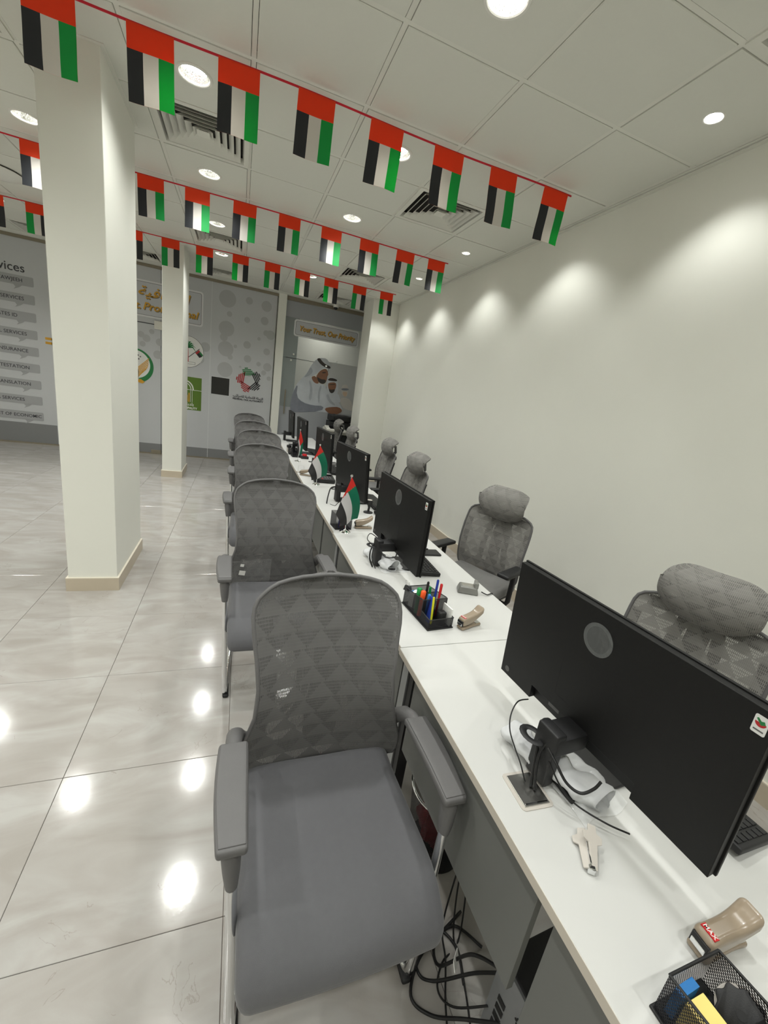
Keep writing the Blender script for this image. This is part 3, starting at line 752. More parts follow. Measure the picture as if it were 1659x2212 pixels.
bunting('farthest string of red, green, white and black flags before the glass wall', 3.6, [-5.50, -5.10, -4.71, -4.31, -3.77, -3.37, -2.985, -2.553, -2.15, -1.75, -1.35, -.935, -.522], True, -5.8, -.28, ss3)
# ------------------------------------------------------------------ chairs
def chair_mesh_mat(name, col, p=0.0042, tw=0.085, th=0.05, slit=0.5, base=0.97, axis='X'):
    m = mat(name, col, 0.7, var=0.10, scale=25, sheen=0.1); nt = m.node_tree
    tc = nt.nodes['Texture Coordinate']; sp = nd(nt, 'ShaderNodeSeparateXYZ'); nt.links.new(tc.outputs['Object'], sp.inputs[0])
    x, z = sp.outputs[0], sp.outputs[2]
    zr = mth(nt, 'DIVIDE', z, th); row = mth(nt, 'FLOOR', zr); fz = mth(nt, 'FRACT', zr)
    fx = mth(nt, 'FRACT', mth(nt, 'ADD', mth(nt, 'DIVIDE', x, tw), mth(nt, 'MULTIPLY', row, 0.37)))
    tri = mth(nt, 'GREATER_THAN', fz, mth(nt, 'ABSOLUTE', mth(nt, 'SUBTRACT', mth(nt, 'MULTIPLY', fx, 2), 1)))
    s = mth(nt, 'GREATER_THAN', mth(nt, 'FRACT', mth(nt, 'DIVIDE', x, p)), slit)
    s2 = mth(nt, 'GREATER_THAN', mth(nt, 'FRACT', mth(nt, 'DIVIDE', z, p * 2.2)), 0.16)
    hole = mth(nt, 'MULTIPLY', mth(nt, 'MULTIPLY', s, s2), mth(nt, 'ADD', mth(nt, 'MULTIPLY', tri, 0.40), 0.14))
    op = mth(nt, 'SUBTRACT', base, hole)
    mix_transparent(m, op)
    return m
M['mesh'] = chair_mesh_mat('chair_mesh_fabric', rgb(104, 103, 102))
M['mesh2'] = chair_mesh_mat('office_chair_mesh', rgb(134, 132, 128), p=0.0055, slit=0.40, base=0.90)
M['seat_fab'] = mat('seat_fabric', rgb(92, 92, 95), 0.85, var=0.06, scale=60, bump=0.25, bscale=900, sheen=0.25)
M['grey_pl'] = mat('grey_plastic', rgb(98, 97, 97), 0.5, var=0.02, bump=0.15, bscale=700)
M['grey_pl_d'] = mat('dark_grey_plastic', rgb(84, 83, 82), 0.55, var=0.03)
M['blk_pl'] = mat('black_plastic', rgb(30, 30, 31), 0.5, var=0.04, bump=0.1, bscale=600)
M['stitch'] = mat('stitching', rgb(190, 190, 188), 0.7, var=0.02)
WID = [(.430, .235), (.45, .252), (.48, .262), (.53, .256), (.60, .232), (.68, .209), (.76, .203), (.84, .211), (.91, .222), (.95, .2255), (.975, .223), (1.0, .212), (1.02, .192), (1.038, .158), (1.050, .115), (1.058, .06), (1.060, .02)]
DEP = [(.430, .262), (.45, .244), (.50, .236), (.55, .232), (.63, .222), (.70, .222), (.80, .245), (.90, .285), (1.0, .330), (1.06, .358)]
ZS = [.430, .438, .45, .47, .50, .53, .56, .60, .64, .68, .72, .76, .80, .84, .88, .92, .95, .975, 1.0, 1.015, 1.027, 1.038, 1.047, 1.054, 1.06]
def backpt(t, z, off=0.0):
    w = interp(WID, z); return (t * w, interp(DEP, z) - 0.035 * t * t + off, z)
def visitor_chair():
    o = thing('visitor_chair', 'x', 'chair')
    def sd(q):
        x, y, z = q; v = (y + .25) / .5       # 0 front .. 1 back
        x *= 1.0 - 0.07 * max(0, v - .3)
        if v < .28: z -= .060 * ((.28 - v) / .28) ** 2
        z += .010 * (2*x/.49)**2 * (1 if z > 0 else 0) + .012 * max(0, v-.8)/.2
        y -= 0.008 * (1 - (2*x/.49)**2) * (1 - v)
        return (x, y, z)
    st = B().rbox((0, -.005, .418), (.49, .50, .075), .032, n=10, k=4, f=sd).build('seat', M['seat_fab'], o, 60)
    B().rbox((0, .01, .372), (.42, .40, .03), .012, n=2, k=2).build('seat_pan', M['blk_pl'], o)
    for sx in (-1, 1):
        pts = [Vector((sx*(.2435 - .017*max(0, v-.3)), -.23 + .46*v, .437 - (.060*((.28-v)/.28)**2 if v < .28 else 0))) for v in [i/24 for i in range(25)]]
        b = B()
        for i in range(0, 24): b.tube([pts[i], pts[i].lerp(pts[i+1], .55)], .0011, 4)
        b.build('stitching', M['stitch'], st)
    # back
    n = len(ZS) - 1
    def fn(u, v):
        i = v * n; k = min(n - 1, int(i + 1e-6)); z = ZS[k] + (ZS[k+1] - ZS[k]) * (i - k); return backpt(2*u - 1, z)
    B().sheet(fn, 14, n, thick=.003).build('mesh_back', M['mesh'], o, 60)
    loop = [backpt(-1, z, .004) for z in ZS] + [backpt(1, z, .004) for z in reversed(ZS)]
    B().tube(loop, .0065, 8, closed=True).build('back_frame', M['grey_pl'], o, 80)
    # moulded support behind the mesh
    b = B()
    sp = [(0, interp(DEP, z) + .030, z) for z in (.48, .56, .64, .72, .80, .88, .94, .98)]
    b.tube(sp, [.05, .055, .06, .05, .04, .045, .06, .07], 10, flat=.25, up=(0, 1, 0))
    for sx in (-1, 1):
        inner = [backpt(sx*.86, z, .020) for z in ZS[2:-8]]
        b.tube(inner, .024, 8, flat=.3, up=(0, 1, 0))
    b.tube([backpt(t/8*.9, .985 - .05*abs(t/8)**2, .016) for t in range(-7, 8)], .020, 8, flat=.3, up=(0, 1, 0))
    b.tube([backpt(t/8, .505, .022) for t in range(-7, 8)], .030, 8, flat=.3, up=(0, 1, 0))
    b.build('back_support', M['blk_pl'], o, 60)
    for sx in (-1, 1):
        b = B()
        for rr in (.105, .082):
            pts = []
            for i in range(15):
                a = -1.15 + 2.3*i/14; x = sx*(.165 - rr*math.cos(a)); z = .775 + rr*1.5*math.sin(a)
                pts.append((x, interp(DEP, z) - .035*(x/.2)**2 + .018, z))
            b.tube(pts, .010, 8, flat=.45, up=(0, 1, 0))
        b.build('lumbar_wing', M['grey_pl_d'], o, 60)
    # arms
    for sx in (-1, 1):
        def fa(q):
            x, y, z = q; v = (y + .14) / .28
            x *= .86 + .18 * math.sin(PI * min(1, max(0, 1 - v * .75))) ; z -= .004 * (2*v - 1)**2 + .004*(1 - v)
            return (x + sx*.004*math.sin(v*PI), y, z)
        ar = B().rbox((sx*.263, -.012, .668), (.074, .275, .024), .009, n=8, k=3, f=fa).build('armrest', M['grey_pl'], o, 60)
        def fb(q):
            x, y, z = q; v = (y + .13) / .26
            x *= .86 + .18 * math.sin(PI * min(1, max(0, 1 - v * .75))); z -= .004 * (2*v - 1)**2 + .004*(1 - v)
            return (x + sx*.004*math.sin(v*PI), y, z)
        B().rbox((sx*.263, -.012, .6812), (.064, .258, .004), .0019, n=8, k=2, f=fb).build('arm_pad', M['grey_pl'], ar, 60)
        b = B().tube([(sx*.263, -.112, .662), (sx*.2635, -.120, .625), (sx*.2615, -.126, .58), (sx*.2595, -.130, .545)], [.026, .027, .023, .0175], 14, flat=.8, up=(1, 0, 0))
        b.build('arm_sleeve', M['grey_pl'], ar, 60)
        B().tube([(sx*.263, .105, .660), (sx*.263, .145, .652), (sx*.260, .185, .632), (sx*.253, .215, .602), (sx*.240, .240, .565), (sx*.215, .262, .535), (sx*.17, .275, .52)], [.020, .0215, .0225, .023, .0225, .022, .02], 14).build('arm_elbow', M['grey_pl'], ar, 60)
    # chrome sled frame, one continuous tube
    half = [(.2595, -.129, .56), (.256, -.135, .45), (.252, -.141, .30), (.247, -.148, .15), (.2435, -.152, .07), (.242, -.150, .035), (.240, -.135, .018), (.237, -.105, .0135), (.228, .02, .0135), (.215, .18, .0135), (.207, .262, .0135), (.200, .290, .0135), (.183, .308, .0135), (.155, .314, .0135), (.06, .316, .0135)]
    path = [(-x, y, z) for x, y, z in half] + [(x, y, z) for x, y, z in reversed(half)]
    B().tube(path, .0125, 12).build('sled_frame', M['chrome'], o, 60)
    for sx in (-1, 1):
        B().rbox((sx*.236, -.09, .010), (.030, .15, .020), .009, n=2, k=2).build('foot_pad', M['blk_pl'], o)
        B().rbox((sx*.10, .316, .0125), (.05, .034, .025), .008, n=2, k=2).build('foot_pad', M['blk_pl'], o)
        B().tube([(sx*.254, -.138, .385), (sx*.20, -.10, .375), (sx*.12, -.10, .365)], .0115, 10).build('seat_bracket', M['blk_pl'], o, 60)
    return o
VC = [(-2.098, -1.95, 0.0), (-2.155, -0.705, 0.03), (-2.175, 0.62, 0.02), (-2.165, 1.66, -0.02), (-2.19, 2.62, 0.03), (-2.215, 3.80, 0.02)]
VLAB = ['grey mesh-back visitor chair nearest the camera, its whole seat in view', 'grey mesh-back visitor chair second from the camera, clear film on its back', 'grey mesh-back visitor chair third from the camera in the row', 'grey mesh-back visitor chair fourth from the camera in the row', 'grey mesh-back visitor chair fifth from the camera in the row', 'grey mesh-back visitor chair farthest from the camera in the row']
vproto = visitor_chair()
for i, (x, y, a) in enumerate(VC):
    o = vproto if i == 0 else copy_tree(vproto)
    o.location = (x, y, 0); o.rotation_euler.z = a; o['label'] = VLAB[i]; o['group'] = 'visitor chairs in front of the desks'
    if i == 1: second = o
M['film_clear'] = mat('clear_wrap', (0.9, 0.9, 0.9, 1), 0.05, var=0, bump=1.0, bscale=35, spec=0.8); mix_transparent(M['film_clear'], fac=0.10)
def wr(u, v):
    t = -1.04 + 1.0*u; z = .440 + .175*v
    w = interp(WID, z); return (t*w, interp(DEP, z) - .035*t*t - .012 - .004*math.sin(u*23)*math.sin(v*11), z)
wrap = B().sheet(wr, 20, 12).build('plastic_wrap', M['film_clear'], second, 60)
for (t, z, s) in ((-.72, .585, .02), (-.66, .535, .034)):
    p = backpt(t, z, -.018); B().box(-s/2, s/2, -.0005, .0005, -s/2*.8, s/2*.8).build('label', M['white'], wrap, 0, p, (0, .2, .1))

def office_chair():
    o = thing('office_chair', 'x', 'chair')
    def sd(q):
        x, y, z = q; v = (y + .24)/.48
        if v < .3: z -= .045*((.3-v)/.3)**2
        z += .012*(2*x/.5)**2*(1 if z > 0 else 0)
        return (x*(1-.08*max(0, v-.4)), y, z)
    B().rbox((0, -.02, .455), (.50, .48, .07), .033, n=8, k=3, f=sd).build('seat', M['mesh_seat'], o, 60)
    B().rbox((0, 0, .405), (.44, .40, .035), .015, n=2, k=2).build('seat_shell', M['blk_pl'], o)
    W = [(.48, .215), (.495, .238), (.52, .248), (.60, .252), (.70, .255), (.80, .256), (.88, .253), (.915, .243), (.94, .22), (.955, .17)]
    D = [(.48, .222), (.50, .213), (.58, .20), (.66, .196), (.75, .21), (.85, .235), (.955, .262)]
    Z = [.48, .487, .497, .51, .53, .57, .62, .68, .74, .80, .85, .89, .915, .935, .948, .955]
    def bp(t, z, off=0): return (t*interp(W, z), interp(D, z) - .04*t*t + off, z)
    n = len(Z)-1
    def fn(u, v):
        i = v*n; k = min(n-1, int(i+1e-6)); return bp(2*u-1, Z[k] + (Z[k+1]-Z[k])*(i-k))
    B().sheet(fn, 12, n, thick=.003).build('mesh_back', M['mesh2'], o, 60)
    B().tube([bp(-1, z) for z in Z] + [bp(1, z) for z in reversed(Z)], .007, 8, closed=True).build('back_frame', M['grey_pl'], o, 80)
    b = B()
    b.tube([(0, interp(D, z)+.03, z) for z in (.42, .5, .6, .7, .8, .9, .95)], [.05, .05, .045, .045, .045, .04, .03], 10, flat=.35, up=(0, 1, 0))
    for sx in (-1, 1):
        b.tube([(sx*.10, interp(D, .54)+.018, .54), (sx*.088, interp(D, .68)+.014, .68), (sx*.075, interp(D, .80)+.013, .80), (sx*.055, interp(D, .92)+.013, .92)], .022, 8, flat=.35, up=(0, 1, 0)); b.tube([bp(sx*.9, z, .012) for z in Z[3:-5]], .022, 8, flat=.35, up=(0, 1, 0))
    b.tube([bp(t/6, .53, .014) for t in range(-5, 6)], .030, 8, flat=.35, up=(0, 1, 0)); b.tube([bp(t/6, .905, .014) for t in range(-5, 6)], .026, 8, flat=.35, up=(0, 1, 0))
    b.build('back_support', M['blk_pl'], o, 60)
    def hr(u, v):
        t = 2*u-1; a = -1.15 + 2.5*v
        w = .175 - .03*(abs(2*v-1))**3
        y = .205 - .075*math.cos(a) + .05*t*t + .03*max(0, v-.7)*3
        z = 1.010 + .115*math.sin(a*.92) - .035*t**4*(1 if v > .5 else -.9)
        return (t*w, y, z)
    B().sheet(hr, 14, 14, thick=.024).build('headrest', M['mesh_head'], o, 80)
    B().tube([(0, .27, .90), (0, .305, .95), (0, .295, 1.02), (0, .225, 1.04)], .018, 10, flat=.6, up=(1, 0, 0)).build('headrest_bracket', M['grey_pl_d'], o, 60)
    for sx in (-1, 1):
        ar = B().tube([(sx*.20, .02, .40), (sx*.27, .02, .40), (sx*.285, .02, .43), (sx*.285, .02, .63)], .017, 10, flat=1.0).build('arm_post', M['blk_pl'], o, 60)
        B().rbox((sx*.285, -.02, .645), (.085, .25, .028), .013, n=3, k=2).build('arm_pad', M['blk_pl'], ar)
    B().cyl((0, 0, .27), .025, .24, 16).cyl((0, 0, .37), .05, .05, 16).build('gas_lift', M['blk_pl'], o)
    b = B()
    for k in range(5):
        a = 2*PI*k/5 + .3; b.tube([(0, 0, .13), (.15*math.cos(a), .15*math.sin(a), .115), (.29*math.cos(a), .29*math.sin(a), .085)], [.03, .025, .018], 8, flat=.8)
    b.build('star_base', M['blk_pl'], o, 60)
    for k in range(5):
        a = 2*PI*k/5 + .3; B().cyl((.29*math.cos(a), .29*math.sin(a), .03), .03, .045, 16, bev=.006, M=None, axis='x').cyl((.29*math.cos(a), .29*math.sin(a), .065), .012, .05, 10).build('caster', M['blk_pl'], o)
    return o
M['mesh_head'] = chair_mesh_mat('headrest_mesh', rgb(132, 130, 126), p=0.0055, tw=.09, th=.04, slit=.45, base=.99)
M['mesh_seat'] = mat('office_seat_fabric', rgb(112, 111, 109), 0.85, var=0.14, scale=14, sheen=.2)
OC = [(-0.755, -1.85, -1.22), (-0.80, -0.50, -1.12), (-0.86, 1.02, -1.50), (-0.77, 2.16, -1.55), (-0.93, 3.44, -1.55), (-0.91, 4.52, -1.60)]
OLAB = ['grey high-back office chair at the right edge behind the nearest monitor', 'grey high-back office chair turned to the camera beside the right wall', 'grey high-back office chair seen side-on behind the second monitor', 'grey high-back office chair side-on with its seat showing, left of the second monitor', 'grey high-back office chair in front of the copier', 'grey high-back office chair farthest back by the glass wall']
oproto = office_chair()
for i, (x, y, a) in enumerate(OC):
    o = oproto if i == 0 else copy_tree(oproto)
    o.location = (x, y, 0); o.rotation_euler.z = a; o['label'] = OLAB[i]; o['group'] = 'office chairs behind the desks'

# ------------------------------------------------------------------ desks
M['desk'] = mat('white_laminate', rgb(204, 204, 201), 0.32, var=0.012, scale=5)
M['edge'] = mat('edge_band', rgb(196, 188, 176), 0.5, var=0.03)
M['panel'] = mat('grey_laminate', rgb(104, 105, 102), 0.5, var=0.02)
M['alu'] = mat('painted_aluminium', rgb(150, 152, 152), 0.4, metal=.3, var=0.02)
DX0, DX1, DZ = -1.80, -1.17, 0.75
DN = ['nearest', 'second', 'third', 'fourth', 'fifth', 'farthest']
for i in range(6):
    y1 = -1.585 + 1.2 * i; y0 = y1 - 1.2 + .003
    dx = 0.006 * ((i * 7) % 3 - 1)
    o = thing('desk', '%s white desk in the row, with grey front panels' % DN[i] if i < 5 else 'farthest white desk in the row, by the glass wall', 'desk', ((DX0+DX1)/2 + dx, (y0+y1)/2, 0), group='white desks in one long row')
    w, l = (DX1-DX0)/2, (y1-y0)/2
    B().box(-w, w, -l, l, DZ-.024, DZ, bev=.0012, seg=1).build('desktop', M['desk'], o, 0)
    for sx in (-1, 1): B().box(sx*w-.001, sx*w+.001, -l, l, DZ-.024, DZ-.0012).build('edge_band', M['edge'], o, 0)
    B().box(-w+.02, -w+.038, l-.75, l-.115, .405, DZ-.026, bev=.001, seg=1).build('front_panel', M['panel'], o, 0)
    B().box(-w+.02, -w+.038, -l+.004, l-.795, .30, DZ-.026, bev=.001, seg=1).build('front_panel', M['panel'], o, 0)
    if i: B().box(-w+.04, w-.04, l-.80, l-.782, .06, DZ-.026).build('divider_panel', M['panel'], o, 0)
    for yy in (l-.085, -l+.05):
        B().box(-w+.03, -w+.07, yy, yy+.035, 0, DZ-.024).box(w-.07, w-.03, yy, yy+.035, 0, DZ-.024).box(-w+.03, w-.03, yy, yy+.035, DZ-.07, DZ-.026).build('leg_frame', M['blk_pl'], o, 0)
    B().box(-w+.024, -w+.03, l-.05, l-.006, .02, DZ-.026).build('leg_cover', M['alu'], o, 0)

# ------------------------------------------------------------------ monitors
M['mon'] = mat('monitor_black', rgb(16, 16, 16), 0.5, var=0.04, scale=300, bump=0.25, bscale=900, spec=.35)
M['cable0'] = mat('seam_black', rgb(6, 6, 6), 0.6, var=0)
M['mon_d'] = mat('monitor_recess', rgb(18, 18, 19), 0.5, var=0.03)
M['screen'] = mat('screen_glass', rgb(10, 10, 12), 0.08, var=0)
M['sticker'] = mat('white_sticker', rgb(226, 226, 224), 0.4, var=0.01)
M['clear'] = mat('clear_sticker_film', (0.22, 0.23, 0.23, 1), 0.10, var=0, bump=1.6, bscale=55, spec=1.0); mix_transparent(M['clear'], fac=.4)
def monitor(px, py, pz, yaw, tilt, label, stand=True):
    """local frame: x = width axis (far end +), y = normal toward the visitors, z = up; origin on the desk"""
    o = thing('monitor', label, 'monitor', (px, py, DZ), 0, 'black computer monitors on the desks')
    # width axis (sin yaw, cos yaw); normal toward visitors (-cos yaw, sin yaw)
    o.rotation_euler = (0, 0, PI/2 - yaw)
    Mt = Matrix.Translation((0, 0, pz - DZ)) @ Matrix.Rotation(-tilt, 4, 'X')
    hw, hh = .306, .186
    def nb(b, *a, **k): return b.box(*a, M=Mt, **k)
    # back cover with the notch along its lower edge
    out = [(-hw+.004, -hh+.002), (-.142, -hh+.002), (-.142, -.142), (.174, -.142), (.174, -hh+.002), (hw-.004, -hh+.002), (hw-.004, hh-.003), (-hw+.004, hh-.003)]
    B().prism(out, -.018, 0.0, M=Mt, bev=.0012).build('back_cover', M['mon'], o, 0)
    b = B(); nb(b, -hw, hw, -.026, -.0186, -hh, hh, bev=.0015); b.build('front_frame', M['mon'], o, 0)
    b = B(); nb(b, -hw+.004, hw-.004, -.0268, -.0258, -hh+.012, hh-.004); b.build('screen', M['screen'], o, 0)
    b = B(); nb(b, -.142, .174, -.0195, -.0185, -hh+.002, -.142); b.build('port_recess', M['mon_d'], o, 0)
    fr = .0014; b = B(); cx, cz, s = .027, -.034, .07
    for (a0, a1, c0, c1_) in ((cx-s, cx+s, cz+s, cz+s+fr), (cx-s, cx+s, cz-s, cz-s+fr), (cx-s, cx-s+fr, cz-s, cz+s), (cx+s, cx+s+fr, cz-s, cz+s)):
        nb(b, a0, a1, -.0002, .0002, c0, c1_)
    b.build('mount_cover_seam', M['cable0'], o, 0)
    poly = [(.021 + .039*math.cos(a), .110 + .041*math.sin(a)) for a in [2*PI*k/28 for k in range(28)]]
    B().prism(poly, .0002, .0010, M=Mt).build('clear_logo_film', M['clear'], o, 0)
    lg_ = B().prism([(.021 + .030*math.cos(a), .110 + .032*math.sin(a)) for a in [2*PI*k/28 for k in range(28)]], .0, .0004, M=Mt)
    lg_.build('round_logo', M['mon_d'], o, 0)
    B().prism([(.276 + .009*math.cos(2*PI*k/20), -.163 + .009*math.sin(2*PI*k/20)) for k in range(20)], .0, .0008, M=Mt).build('joystick_button', M['grey_pl_d'], o, 0)
    stc = B().prism(rrect(-.294, -.274, .136, .170, .003), .0, .0008, M=Mt).build('sticker', M['sticker'], o, 0)
    B().prism(arc(-.284, .1575, .0078, PI, 2*PI, 12), .0008, .0013, M=Mt).build('red_mark', M['red'], stc, 0)
    B().prism([(-.2905, .1575), (-.285, .1535), (-.277, .163), (-.279, .165), (-.284, .1605), (-.288, .1625)], .0008, .0014, M=Mt).build('green_tick', M['green'], stc, 0)
    B().prism([(-.291, .1415), (-.277, .1415), (-.277, .144), (-.291, .144)], .0008, .0012, M=Mt).build('small_print', M['grey_pl'], stc, 0)
    b = B(); nb(b, .085, .122, -.0185, -.0176, -.168, -.148); b.build('rating_label', M['grey_pl'], o, 0)
    # stand
    hz = pz - DZ
    B().rbox((.014, .075, (hz-.135)/2+.012), (.062, .034, hz-.125), .006, n=2, k=2).build('stand_column', M['blk_pl'], o)
    B().box(-.02, .048, -.018, .085, hz-.178, hz-.130, bev=.008).build('stand_arm', M['blk_pl'], o)
    B().rbox((.014, -.06, .006), (.17, .22, .012), .005, n=2, k=2).build('stand_base', M['blk_pl'], o)
    cl = [(.045 + .026*math.cos(a), .098 + .02*math.sin(a), hz-.165) for a in [PI*(-.5) + 2*PI*k/16 for k in range(16)]]
    B().tube(cl, .009, 8, closed=True, flat=.35, up=(0, 0, 1)).build('cable_ring', M['blk_pl'], o, 60)
    return o
MO = [(-1.572, -2.152, 1.024, -.066, .07), (-1.598, -.88, 1.014, -.038, 0.0), (-1.54, .355, 1.010, -.15, .085), (-1.545, 1.51, 1.006, -.075, .03), (-1.62, 2.63, 1.012, -.055, .06), (-1.632, 3.73, 1.016, 0.0, .055)]
MLAB = ['large black monitor nearest the camera, back turned, sticker at its corner', 'black monitor on the second desk, back turned, keyboard behind it', 'black monitor on the third desk behind the nearest desk flag', 'black monitor on the fourth desk behind the middle desk flag', 'black monitor on the fifth desk behind the farthest desk flag', 'narrow looking black monitor farthest back beside the white post']
mons = [monitor(*p, MLAB[i]) for i, p in enumerate(MO)]
# ------------------------------------------------------------------ things on and under the desks
def bez(pts, n=10):
    """smooth curve through points"""
    P = [Vector(p) for p in pts]; out = []
    for i in range(len(P)-1):
        p0, p1, p2, p3 = P[max(i-1, 0)], P[i], P[i+1], P[min(i+2, len(P)-1)]
        for k in range(n):
            t = k/n; out.append(0.5*((2*p1) + (p2-p0)*t + (2*p0-5*p1+4*p2-p3)*t*t + (3*p1-p0-3*p2+p3)*t**3))
    out.append(P[-1]); return out
M['cable'] = mat('black_cable', rgb(20, 20, 21), 0.45, var=0.02)
M['khaki'] = mat('khaki_gloss_plastic', rgb(150, 135, 116), 0.22, var=0.02, coat=.3)
M['lgrey'] = mat('light_grey_plastic', rgb(196, 190, 182), 0.4, var=0.02)
M['mgrey'] = mat('silver_grey_plastic', rgb(132, 132, 128), 0.35, metal=.3, var=0.03)
M['yellow'] = mat('yellow_paper', rgb(238, 216, 128), 0.8, var=0.03, scale=8)
M['blue'] = mat('blue_plastic', rgb(32, 58, 150), 0.3, var=0.04)
M['sky'] = mat('sky_blue', rgb(40, 120, 190), 0.4, var=0.04)
M['marker_g'] = mat('green_marker', rgb(28, 140, 70), 0.35, var=0.04)
M['marker_o'] = mat('orange_marker', rgb(235, 88, 32), 0.35, var=0.04)
M['redpl'] = mat('red_plastic', rgb(190, 30, 34), 0.3, var=0.04)
M['lime'] = mat('lime_plastic', rgb(206, 206, 40), 0.35, var=0.04)
M['paper'] = mat('white_paper', rgb(232, 232, 228), 0.8, var=0.02)
def wire_mesh_mat(name, p=.0042):
    m = mat(name, rgb(32, 31, 36), 0.45, metal=.4, var=0.03); nt = m.node_tree; tc = nt.nodes['Texture Coordinate']
    sp = nd(nt, 'ShaderNodeSeparateXYZ'); nt.links.new(tc.outputs['Object'], sp.inputs[0])
    h = mth(nt, 'ADD', sp.outputs[0], sp.outputs[1]); z = sp.outputs[2]
    zz = mth(nt, 'DIVIDE', z, p*.8); row = mth(nt, 'FLOOR', zz)
    fx = mth(nt, 'FRACT', mth(nt, 'ADD', mth(nt, 'DIVIDE', h, p), mth(nt, 'MULTIPLY', row, .5))); fz = mth(nt, 'FRACT', zz)
    dx = mth(nt, 'ABSOLUTE', mth(nt, 'SUBTRACT', fx, .5)); dz = mth(nt, 'ABSOLUTE', mth(nt, 'SUBTRACT', fz, .5))
    op = mth(nt, 'GREATER_THAN', mth(nt, 'ADD', dx, dz), .52)
    return mix_transparent(m, op)
M['wire'] = wire_mesh_mat('black_wire_mesh')
M['clearbag'] = mat('clear_plastic_bag', (0.92, 0.93, 0.93, 1), 0.08, var=0, bump=.8, bscale=45, spec=.7); mix_transparent(M['clearbag'], fac=.42)
M['foam'] = mat('white_foam_wrap', rgb(232, 233, 234), 0.5, var=0.03, scale=20, transl=.3)

# near desk: cable outlet, plastic bag
g = thing('cable_outlet', 'square metal cable outlet plate on the nearest desk by the monitor stand', 'cable outlet', (-1.698, -2.166, DZ), -.05)
B().prism(rrect(-.043, .043, -.048, .048, .01), 0, .002, 'xy').build('clear_rim', M['lgrey'], g, 0)
B().box(-.034, .034, -.04, .04, .002, .0045, bev=.001).build('steel_lid', M['steel'], g, 0)
B().box(-.03, .03, -.037, -.034, .0045, .0055).build('lid_edge', M['chrome'], g, 0)
def plastic_bag(label, x, y, rz, s=1.0, seed=1):
    o = thing('plastic_bag', label, 'plastic bag', (x, y, DZ), rz, 'plastic packing bags under monitors')
    r = random.Random(seed); ph = [r.uniform(0, 6) for _ in range(8)]
    def bag(u, v):
        X = (u-.5)*.16*s; Y = (v-.5)*.26*s
        e = min(1, 6*min(u, 1-u))*min(1, 6*min(v, 1-v))
        return (X + .006*math.sin(v*9+ph[0]), Y + .006*math.sin(u*8+ph[1]), .003 + e*(.014 + .006*math.sin(u*13+ph[2])*math.sin(v*11+ph[3]) + .004*math.sin(v*27+u*9+ph[6])))
    B().sheet(bag, 26, 34).build('bag_film', M['clearbag'], o, 80)
    def roll(u, v):
        a = 2*PI*u; Y = -.12*s + .25*s*v; rr = (.026 + .006*math.sin(3*a+ph[4]) + .006*math.sin(v*15+ph[5]+2*a) + .004*math.sin(v*31+a))*s
        if v > .9: rr *= 1 - (v-.9)*3
        return (-.075*s + 1.25*rr*math.cos(a) + .012*math.sin(v*4+ph[7]) + .05*s*(1-v), Y, max(.002, .030*s + rr*math.sin(a)))
    B().sheet(roll, 20, 26, thick=.001).build('foam_wrap', M['foam'], o, 70)
    return o
plastic_bag('crumpled clear plastic bag with white foam on the nearest desk', -1.555, -2.135, .10, 1.0, 2)
plastic_bag('crumpled clear plastic bag with white foam on the second desk', -1.60, -.85, .10, .92, 5)

def mcable(mon, pts, r):
    Mi = (Matrix.Translation(mon.location) @ Rz(mon.rotation_euler.z)).inverted()
    B().tube(bez([Mi @ Vector(p) for p in pts], 8), r, 7).build('cable', M['cable'], mon, 80)
def cable(label, pts, r=.0028, grp=None, name='cable'):
    for k_, m_ in (('nearest monitor', 0), ('second monitor', 1), ('third monitor', 2)):
        if k_ in label: return mcable(mons[m_], pts, r)
    o = B().tube(bez(pts, 8), r, 7).build(name, M['cable'], None, 80)
    return tag(o, label, 'cable', grp)
cable('thick black cable dropping from nearest monitor port through its ring into desk outlet', [(-1.602, -2.085, .868), (-1.632, -2.095, .875), (-1.655, -2.118, .855), (-1.668, -2.135, .83), (-1.678, -2.15, .79), (-1.688, -2.165, .757)], .0040)
cable('black cable beside the thick one behind the nearest monitor stand ring', [(-1.660, -2.150, .868), (-1.672, -2.148, .84), (-1.682, -2.160, .80), (-1.684, -2.175, .757)], .0036)
cable('thin black cable looping left of the nearest monitor stand', [(-1.585, -1.99, .846), (-1.635, -2.005, .858), (-1.672, -2.03, .845), (-1.687, -2.055, .82), (-1.692, -2.09, .80), (-1.696, -2.125, .785), (-1.694, -2.150, .757)], .0018)
cable('black cable looping right of nearest monitor stand to its lower port', [(-1.664, -2.158, .862), (-1.660, -2.19, .845), (-1.650, -2.22, .822), (-1.632, -2.245, .818), (-1.612, -2.256, .838), (-1.600, -2.258, .858)], .0034)
cable('thin black cable running under the nearest monitor', [(-1.662, -2.17, .835), (-1.650, -2.205, .80), (-1.63, -2.24, .780), (-1.59, -2.29, .776), (-1.55, -2.32, .772)], .0020)
cable('black cable bundle hanging from the second monitor ring to the desk', [(-1.62, -.83, .86), (-1.68, -.84, .865), (-1.71, -.865, .83), (-1.715, -.885, .79), (-1.70, -.90, .752)], .0040)
cable('thin black cable looped at the second monitor stand', [(-1.65, -.80, .87), (-1.70, -.80, .90), (-1.725, -.83, .88), (-1.70, -.86, .85), (-1.71, -.90, .80), (-1.69, -.92, .752)], .0022)
cable('black cable looping right of the second monitor stand', [(-1.665, -.875, .865), (-1.675, -.93, .85), (-1.66, -.965, .835), (-1.62, -.985, .845), (-1.61, -.975, .87)], .0034)
cable('black cable hanging behind the third monitor stand', [(-1.60, .40, .86), (-1.67, .36, .86), (-1.70, .31, .81), (-1.715, .27, .752)], .0050)
